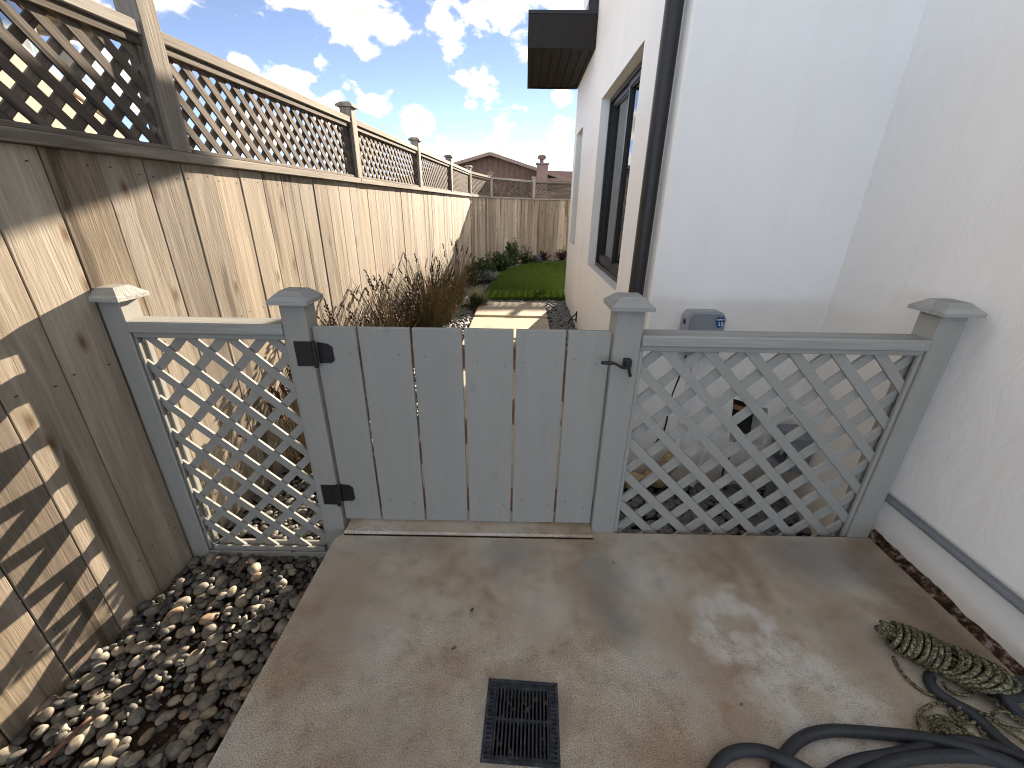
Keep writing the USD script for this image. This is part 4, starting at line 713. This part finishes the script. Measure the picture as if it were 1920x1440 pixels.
def reed(base, h, spread, n, lean, label, seed, heads=0.4, green=0.4, bracts=2, hl=0.10):
    r_ = np.random.default_rng(seed); t = thing('reed_clump', base, label, 'reed plant', 'reed clumps along the sunlit fence'); A, B, H, O = [], [], [], []
    for i in range(n):
        a = r_.uniform(0, 2 * np.pi); rad = spread * math.sqrt(r_.random()); b = np.array(base) + [0.35 * rad * math.cos(a), 0.35 * rad * math.sin(a), 0]
        hh = h * r_.uniform(0.45, 1.0) * (1 - 0.25 * (rad / spread) ** 2); tip = np.array([rad * math.cos(a), rad * math.sin(a), 0]) * r_.uniform(.5, 1.1) + np.array([*lean, 0]) * hh * r_.uniform(0.3, 1.4) + r_.normal(0, .03, 3) * [1, 1, 0]
        u = np.linspace(0, 1, 6)[:, None]; P = b + tip * (u ** 1.8) + UP * hh * (u - 0.06 * u ** 3); P[1:-1] += r_.normal(0, .004, (4, 3))
        (B if r_.random() < green else A).append(P)
        if r_.random() < heads and hh > 0.55 * h:
            d = unit(P[-1] - P[-2] + np.array([*lean, 0]) * .1)
            for q in range(int(r_.integers(5, 9))):
                H.append(octa(P[-1] + d * (q * hl / 7 - .02) + r_.normal(0, .004, 3), d + r_.normal(0, .22, 3), .034, .0075 + .004 * (q < 4)))
        for q in range(r_.poisson(bracts)):
            k = r_.uniform(.15, .95); c = b + tip * k ** 1.8 + UP * hh * (k - .06 * k ** 3); O.append(octa(c + r_.normal(0, .003, 3), r_.normal(0, 1, 3) + UP, 0.026, .0056))
    if A: obj('stems', stems_mesh(A, .0042, .0016), REED, t, smooth=True, kind='stuff')
    if B: obj('stems', stems_mesh(B, .0042, .0016), REEDGREEN, t, smooth=True, label='green stems', kind='stuff')
    if H: obj('seed_heads', merged(H), SEED, t, kind='stuff')
    if O: obj('bracts', merged(O), ORANGE, t, kind='stuff')
zb_ = lambda x, y: float(bed(x, y)) - .01
reed((-1.17, 2.75, zb_(-1.17, 2.75)), 1.04, .28, 150, (-.26, .04), 'sparse reed clump with dark seed heads nearest the gate hinge post', 1, heads=.34, green=.45, bracts=.8, hl=.14)
reed((-1.10, 3.55, zb_(-1.1, 3.55)), 1.02, .36, 210, (-.22, .05), 'brown reed clump with leaning dark heads, second from the gate', 2, heads=.28, green=.4, bracts=1.2, hl=.14)
reed((-0.98, 4.55, zb_(-1, 4.55)), 1.03, .44, 420, (-.12, .05), 'largest dense reed clump against the sunlit fence', 3, heads=.15, green=.6, bracts=1.4)
reed((-0.95, 5.2, zb_(-.95, 5.2)), 0.80, .38, 330, (.02, .02), 'low dense green reed clump with orange flecks beside the path', 4, heads=.1, green=.75, bracts=2.2)
reed((-0.92, 6.3, zb_(-.9, 6.3)), 1.0, .38, 190, (-.02, .05), 'tall thin reed clump behind the largest one near the blue tuft', 5, heads=.2, green=.6, bracts=2)
reed((-1.25, 2.15, zb_(-1.2, 2.15)), 0.72, .16, 46, (-.05, .05), 'few stray reeds behind the left lattice near the fence', 6, heads=.6, green=.2, bracts=.5, hl=.10)
def tuft(base, r, n, m, label, seed, w=.004):
    r_ = np.random.default_rng(seed); V, F, k = [], [], 0
    for i in range(n):
        a, el = r_.uniform(0, 2 * np.pi), math.acos(r_.uniform(0.05, 1)); d = np.array([math.sin(el) * math.cos(a), math.sin(el) * math.sin(a), math.cos(el)]); l = r * r_.uniform(.75, 1.1); s = unit(np.cross(d, [.1, .2, 1])) * w / 2; b = np.array(base) + d * r * .12
        mid = b + d * l * .6 + UP * .02 * r; tip = b + d * l - UP * l * .12 * math.sin(el); V += [b - s, b + s, mid + s, mid - s, tip]; F += [[k, k + 1, k + 2], [k, k + 2, k + 3], [k + 3, k + 2, k + 4]]; k += 5
    obj('grass_tuft', trimesh.Trimesh(np.array(V), np.array(F), process=False), m, label=label, category='ornamental grass', group='grass tufts in the garden bed')
tuft((*gp(915, 532, -.06)[:2], -.07), .25, 2600, FESCUE, 'round blue grey fescue tuft at the left edge of the lawn', 31)
tuft((*gp(1005, 496, -.06)[:2], -.07), .27, 1800, FESCUE, 'round blue grey fescue tuft at the far edge of the lawn', 32)
tuft((-0.56, 6.15, -.08), .30, 1900, leafy('olive_blade', (0.10, 0.11, 0.055), (0.20, 0.20, 0.11), .2, .6), 'olive grass tuft between the reeds and the first path slab', 33)
def shrub(base, h, w, nst, label, seed, leaf, ls=.045, upright=1.0, per=26):
    r_ = np.random.default_rng(seed); t = thing('shrub', base, label, 'shrub', 'shrubs in the bed along the far fence'); paths, lv = [], []
    for i in range(nst):
        a = r_.uniform(0, 2 * np.pi); rad = w * math.sqrt(r_.random()); hh = h * (r_.uniform(.45, .8) if i else 1.0) * (1 - .4 * (rad / w) ** 2)
        u = np.linspace(0, 1, 7)[:, None]; tip = np.array([rad * math.cos(a), rad * math.sin(a), 0]); P = np.array(base) + tip * u ** 1.2 + UP * hh * u + np.cumsum(r_.normal(0, .008, (7, 3)), 0) * u; paths.append(P)
        for q in range(per):
            k = r_.uniform(.12, 1.0); j = min(5, int(k * 6)); c = P[j] + (P[j + 1] - P[j]) * (k * 6 - j); az = r_.uniform(0, 2 * np.pi); d = unit(np.array([math.cos(az), math.sin(az), r_.uniform(.1, .9)])); l = ls * r_.uniform(.6, 1.2); s = unit(np.cross(d, UP + r_.normal(0, .4, 3))) * l * .24; nrm = np.cross(d, s) * .5
            lv.append((np.array([c, c + d * l * .5 + s + nrm, c + d * l, c + d * l * .5 - s + nrm, c + d * l * .5]), np.array([[0, 1, 4], [4, 1, 2], [0, 4, 3], [4, 2, 3]])))
    obj('stems', stems_mesh(paths, .006, .0025, 4), TWIG, t, smooth=True, kind='stuff'); obj('leaves', merged(lv), leaf, t, kind='stuff')
zt_ = -.08
shrub((*gp(938, 512, zt_)[:2], zt_), 0.62, .40, 40, 'leafy green shrub with a sprawling crown left of the tall sprig', 41, LEAF, .075, per=44)
shrub((*gp(962, 502, zt_)[:2], zt_), 0.92, .26, 26, 'leafy green shrub with one tall sprig against the far fence', 42, LEAF, .074, per=44)
shrub((*gp(986, 499, zt_)[:2], zt_), 0.60, .26, 24, 'smaller green shrub to the right of the tall sprig', 43, LEAF, .068, per=40)
shrub((*gp(902, 524, zt_)[:2], zt_), 0.60, .36, 40, 'low green shrub behind the reeds at the left of the bed', 44, LEAF, .074, per=44)
shrub((*gp(890, 538, zt_)[:2], zt_), 0.46, .30, 26, 'low olive green shrub close to the largest reeds', 47, leafy('olive_leaf', (0.05, 0.065, 0.02), (0.12, 0.13, 0.05), .25, .4), .05, per=28)
shrub((*gp(1021, 490, zt_)[:2], zt_), 0.36, .20, 26, 'dark red leaved shrub in the middle of the far bed', 45, LEAFRED, .050, per=30)
shrub((*gp(1053, 490, zt_)[:2], zt_), 0.46, .26, 34, 'dark red leaved shrub beside the house corner', 46, LEAFRED, .050, per=30)

# ------------------------------------------------------------------ rope and hose
rope = thing('rope', (*gp(1740, 1210)[:2], 0), 'hank of camouflage green rope with loose loops on the concrete', 'rope')
ra, rb = gp(1655, 1185, .03), gp(1862, 1285, .03); ra[2] = rb[2] = 0.043; rd = unit(rb - ra); rl = np.linalg.norm(rb - ra); rs = np.cross(UP, rd); RR = 0.0070
rp = np.random.default_rng(5)
core = []
for k in range(9):                                        # the long loops inside the hank
    o = rp.uniform(-1, 1, 2) * [.030, .016]; w = .010 + .010 * rp.random(); e0, e1 = rp.uniform(-.02, .012), rp.uniform(-.02, .02)
    u = np.linspace(0, 2 * np.pi, 50); P = ra + rd * ((rl / 2 + e1) * (1 + np.cos(u)) - 0 + e0)[:, None] * 0.98 + rs * (o[0] + w * np.sin(u))[:, None] + UP * (o[1] + .006 * np.sin(u * 2 + k))[:, None]
    core.append(tube(P, RR, 8))
obj('inner_loops', cat(core), ROPE, rope, smooth=True)
turns = 14; u = np.linspace(0, turns * 2 * np.pi, turns * 26); f = u / u[-1]
slant = 0.010 + 0.055 * smst(f, .50, .8); rad_w = .056 - .012 * np.abs(2 * f - .8) ** 2; rad_h = .037 - .008 * np.abs(2 * f - .8) ** 2
jit = meshkit.noise(np.c_[u * .35, u * 0, u * 0], 3) - .5
P = ra + rd * (rl * (.08 + .86 * f) + slant * np.sin(u) + .006 * jit)[:, None] + rs * ((rad_w + .008 * jit) * np.cos(u))[:, None] + UP * ((rad_h + .004 * jit) * np.sin(u))[:, None]; P[:, 2] = np.maximum(P[:, 2], RR)
obj('wrapping', tube(P, RR, 9), ROPE, rope, smooth=True)
P2 = ra + rd * (rl * (.52 + .40 * np.linspace(0, 1, 180)) + .05 * np.sin(np.linspace(0, 10 * np.pi, 180)))[:, None] + rs * (.058 * np.cos(np.linspace(0, 10 * np.pi, 180)))[:, None] + UP * (.041 * np.sin(np.linspace(0, 10 * np.pi, 180)))[:, None]; P2[:, 2] = np.maximum(P2[:, 2], RR)
obj('wrapping', tube(P2, RR, 9), ROPE, rope, smooth=True)
def zpx(c4, scale, ox, oy, z): return np.array([gp(ox + x / scale, oy + y / scale, z) for x, y in c4])
Z4 = lambda pts, z=RR: zpx(pts, 1486 / 320, 1600, 1130, z)
obj('tail', tube(spline(Z4([(350, 470), (400, 570), (480, 670), (590, 760), (720, 815), (880, 855), (1020, 910), (1130, 975), (1190, 1040), (1170, 1110), (1130, 1150), (1100, 1090), (1105, 1020)]), 90), .0046, 8), ROPE, rope, smooth=True)
loops = [[(600, 1130), (560, 1060), (570, 970), (660, 900), (790, 880), (930, 905), (1060, 950), (1170, 990), (1300, 1060), (1486, 1120)], [(1190, 1000), (1300, 970), (1420, 1010), (1486, 1080)], [(1200, 1050), (1330, 1120), (1486, 1260)],
         [(600, 990), (680, 1030), (800, 1030), (900, 1070), (960, 1120), (1020, 1180), (1100, 1300)], [(650, 1060), (720, 1010), (850, 1040), (930, 1100), (960, 1160)], [(660, 1040), (690, 1110), (770, 1150), (860, 1150), (930, 1130)], [(850, 930), (870, 1000), (960, 1050), (1060, 1040), (1110, 990)], [(890, 950), (960, 920), (1040, 940), (1100, 990)],
         [(900, 990), (980, 960), (1060, 985)], [(920, 1020), (1000, 1000), (1080, 1020)], [(1150, 830), (1250, 920), (1380, 1000), (1486, 1090)], [(1230, 790), (1330, 860), (1370, 920), (1300, 900), (1200, 830)], [(780, 700), (850, 780), (970, 810), (1060, 770), (1110, 690)], [(700, 1150), (800, 1100), (900, 1120), (1000, 1170), (1080, 1250)], [(640, 1120), (760, 1090), (880, 1140), (980, 1230)]]
for i, l in enumerate(loops):
    c = Z4(l, RR); c[:, 2] += 0.004 + 0.010 * np.abs(np.sin(np.arange(len(c)) * 1.3 + i)) * (i % 3 > 0); obj('loose_loop', tube(spline(c, 60), .0050, 8), ROPE, rope, smooth=True)
HR = 0.0155
hose = thing('hose', (*gp(1750, 1400)[:2], 0), 'thick black rubber hose lying in loops in the lower right corner', 'hose')
Z7 = lambda pts, z: zpx(pts, 1920 / 620, 1300, 1280, z)
def hz(pts, z):
    z = np.broadcast_to(z, (len(pts),)); return np.array([gp(1300 + x / (1920 / 620), 1280 + y / (1920 / 620), zz) for (x, y), zz in zip(pts, z)])
coils = [hz([(470, 640), (480, 520), (535, 415), (620, 330), (740, 285), (900, 280), (1100, 296), (1300, 315), (1500, 355), (1700, 415), (1900, 500), (2200, 640)], [HR, HR, HR, HR, HR, HR, HR, HR + .006, HR + .02, HR + .03, HR + .03, HR + .02]),
         hz([(90, 640), (120, 510), (200, 420), (310, 392), (420, 402), (520, 440), (660, 515), (860, 660)], [HR, HR, HR, HR, HR + .006, HR + .028, HR + .02, HR]),
         hz([(700, 620), (850, 500), (980, 450), (1130, 425), (1280, 390), (1420, 350), (1600, 345), (1800, 390), (2100, 520)], HR),
         hz([(850, 640), (1020, 520), (1200, 450), (1450, 425), (1700, 440), (1950, 520), (2200, 640)], [HR, HR, HR + .012, HR + .02, HR + .02, HR + .01, HR]),
         hz([(1375, -40), (1385, 20), (1440, 75), (1530, 130), (1640, 200), (1750, 300), (1900, 420)], HR),
         hz([(1470, -120), (1560, -60), (1680, 20), (1790, 70), (1900, 80), (2050, 60)], [HR, HR, HR, HR + .01, HR + .02, HR + .02]),
         hz([(2100, -20), (1950, -5), (1850, 0), (1795, 40), (1830, 110), (1900, 190), (2060, 330)], [HR + .03, HR + .035, HR + .035, HR + .03, HR + .02, HR, HR])]
for c in coils: obj('coil', tube(spline(c, 70), HR, 16), RUBBER, hose, smooth=40)

# ------------------------------------------------------------------ little things
def leaf_on(name, x, y, z, l, a, label, m=LEAFDRY):
    V = np.array([(-l / 2, 0, .001), (-.15 * l, .26 * l, .004), (.3 * l, .2 * l, .006), (l / 2, 0, .002), (.3 * l, -.2 * l, .005), (-.15 * l, -.26 * l, .006), (0, 0, .0015)]); F = np.array([[0, 6, 1], [1, 6, 2], [2, 6, 3], [3, 6, 4], [4, 6, 5], [5, 6, 0]]); V2 = V.copy(); V2[:, 2] -= .0008
    m_ = trimesh.Trimesh(np.vstack([V, V2]), np.vstack([F[:, ::-1], F + 7]), process=False); obj(name, m_, m, M=frame((x, y, z), [math.cos(a), math.sin(a), 0], [-math.sin(a), math.cos(a), 0], UP), label=label, category='leaf')
q = gp(851, 1216); leaf_on('dry_leaf', q[0], q[1], .001, .020, .2, 'small dry brown leaf on concrete above left of the drain')
q = gp(885, 1145); leaf_on('green_scrap', q[0], q[1], .001, .018, .8, 'tiny green leaf scrap on the slab below the gate', LEAF)
q = gp(1150, 1056); leaf_on('dry_leaf', q[0], q[1], .001, .012, 1.2, 'tiny rust coloured leaf on the slab in front of the latch post')
q = gp(1390, 1322); leaf_on('dry_leaf', q[0], q[1], .001, .011, .5, 'tiny pale curled leaf on the concrete left of the loose rope', SCRAP)
a_, b_ = gp(78, 1432, -.135), gp(170, 1345, -.13); obj('stick', tube(spline([a_, a_ * .6 + b_ * .4 + [.006, .0, .006], b_], 14), np.linspace(.008, .0045, 14), 8), DRY, smooth=True, label='reddish brown stick lying on the pebbles in the lower left', category='stick')
a_, b_ = gp(446, 1075, -.15), gp(462, 1054, -.15); obj('stick', tube([a_, b_], [.006, .005], 8), DRY, smooth=True, label='short brown stick on the pebbles under the left lattice', category='stick')

# ------------------------------------------------------------------ houses beyond
bh = thing('brown_house', (0, 28, -0.5), 'brown sided house with a low gable and a chimney beyond the far fence', 'house')
gab = Polygon([(-6.5, -0.5), (2.35, -0.5), (2.35, 2.80), (-1.4, 3.86), (-6.5, 2.47)]); g3 = trimesh.creation.extrude_polygon(gab, 8.0, engine='earcut'); g3.apply_transform(np.array([[1, 0, 0, 0], [0, 0, -1, 34.0], [0, 1, 0, 0], [0, 0, 0, 1.0]])); obj('gable_wall', g3, BROWNSIDING, bh)
gsd = np.random.default_rng(9); x = -6.4
while x < 2.3:
    top = 3.86 - (x + 1.4) * .2827 if x > -1.4 else 3.86 + (x + 1.4) * .2725
    obj('siding_batten', wbox((x - .02, 25.965, -0.4), (x + .02, 25.999, top - .06), 0), BROWNSIDING, bh); x += 0.30
for p0, p1 in (((-1.4, 3.90), (2.75, 2.73)), ((-1.4, 3.90), (-7.0, 2.37))):
    d_ = unit(np.array([p1[0] - p0[0], 0, p1[1] - p0[1]])); l_ = math.hypot(p1[0] - p0[0], p1[1] - p0[1]); c_ = np.array([(p0[0] + p1[0]) / 2, 29.8, (p0[1] + p1[1]) / 2]); r_ = obj('roof', cbox((l_, 8.8, 0.10), .01), BROWNSIDING, bh, M=frame(c_, d_, [0, 1, 0], np.cross(d_, [0, 1, 0])))
    obj('fascia', cbox((l_, 0.05, 0.16), .005), plain('tan_fascia' + ('' if p1[0] > 0 else '_left'), (0.30, 0.20, 0.14), .7), r_, M=frame(c_ + np.array([0, -4.43, -.01]), d_, [0, 1, 0], np.cross(d_, [0, 1, 0])))
wv = np.array([(1.2, 27, 3.22), (13, 27, 3.22), (1.2, 25.2, 2.62), (13, 25.2, 2.62), (1.2, 27, 3.12), (13, 27, 3.12), (1.2, 25.2, 2.5), (13, 25.2, 2.5)]); obj('wing_roof', trimesh.convex.convex_hull(wv), BROWNSIDING, bh)
obj('wing_roof', trimesh.convex.convex_hull(np.array([(1.2, 27.01, 3.2), (13, 27.01, 3.2), (1.2, 32, 2.2), (13, 32, 2.2), (1.2, 27.01, 3.1), (13, 27.01, 3.1), (1.2, 32, 2.1), (13, 32, 2.1)])), BROWNSIDING, bh)
obj('wing_fascia', wbox((1.2, 25.10, 2.52), (13, 25.195, 2.74), .005), PINK, bh); obj('wing_wall', wbox((1.3, 25.6, -0.5), (12.9, 31, 2.49), 0), BROWNSIDING, bh)
ch = obj('chimney', wbox((1.12, 24.6, 1.6), (1.70, 25.05, 3.36), .01), PINK, bh)
obj('chimney_cap', wbox((1.06, 24.54, 3.361), (1.76, 25.11, 3.43), .01), PINK, ch)
fl = lathe([(0, 0), (.10, 0), (.10, .16), (.21, .18), (.21, .32), (.16, .36), (0, .36)], 20); fl.apply_translation((1.37, 24.8, 3.431)); obj('chimney_pot', fl, BROWNSIDING, ch, smooth=30)
nh = thing('beige_house', (-4.6, 5.5, -0.5), 'beige stucco house with a cream eave seen through the left lattice', 'house')
nd = unit(np.array([-2.9, 4.35, 0])); nnv = np.array([nd[1], -nd[0], 0]); n0_ = np.array([-3.1, 3.1, 0]) - nd * 0.9; ln = 6.6
obj('wall', cbox((ln, 2.6, 0.25), .01), BEIGE, nh, M=frame(n0_ + nd * ln / 2 - nnv * .125 + UP * 0.90, nd, UP, np.cross(nd, UP)))
obj('wall_coping', cbox((ln, 0.06, 0.33), .01), CREAM, nh, M=frame(n0_ + nd * ln / 2 - nnv * .125 + UP * 2.231, nd, UP, np.cross(nd, UP)))
obj('balcony_glass', cbox((1.0, 0.5, 0.012), 0), GLASS, nh, M=frame(n0_ + nd * 2.1 - nnv * .125 + UP * 2.512, nd, UP, np.cross(nd, UP)))
e0 = n0_ + nd * 0.2 + UP * 3.05
for k in range(9): obj('eave_board', cbox((4.0, 0.13, 0.03), .004), CREAM, nh, M=frame(e0 + nd * 2.0 - nnv * (0.05 + k * .14) + UP * .012 * (k % 2), nd, nnv, np.cross(nd, nnv)))
obj('roof', cbox((4.1, 1.5, 0.14), .01), BROWNSIDING, nh, M=frame(e0 + nd * 2.0 - nnv * .6 + UP * .12, nd, nnv, np.cross(nd, nnv)))
obj('eave_post', cbox((1.0, 0.12, 0.12), .004), CREAM, nh, M=frame(n0_ + nd * 3.9 - nnv * .15 + UP * 2.6, UP, nd, np.cross(UP, nd)))
obj('fascia', cbox((0.06, 1.5, 0.26), .004), CREAM, nh, M=frame(e0 + nd * 4.09 - nnv * .6 + UP * .09, nd, nnv, np.cross(nd, nnv)))
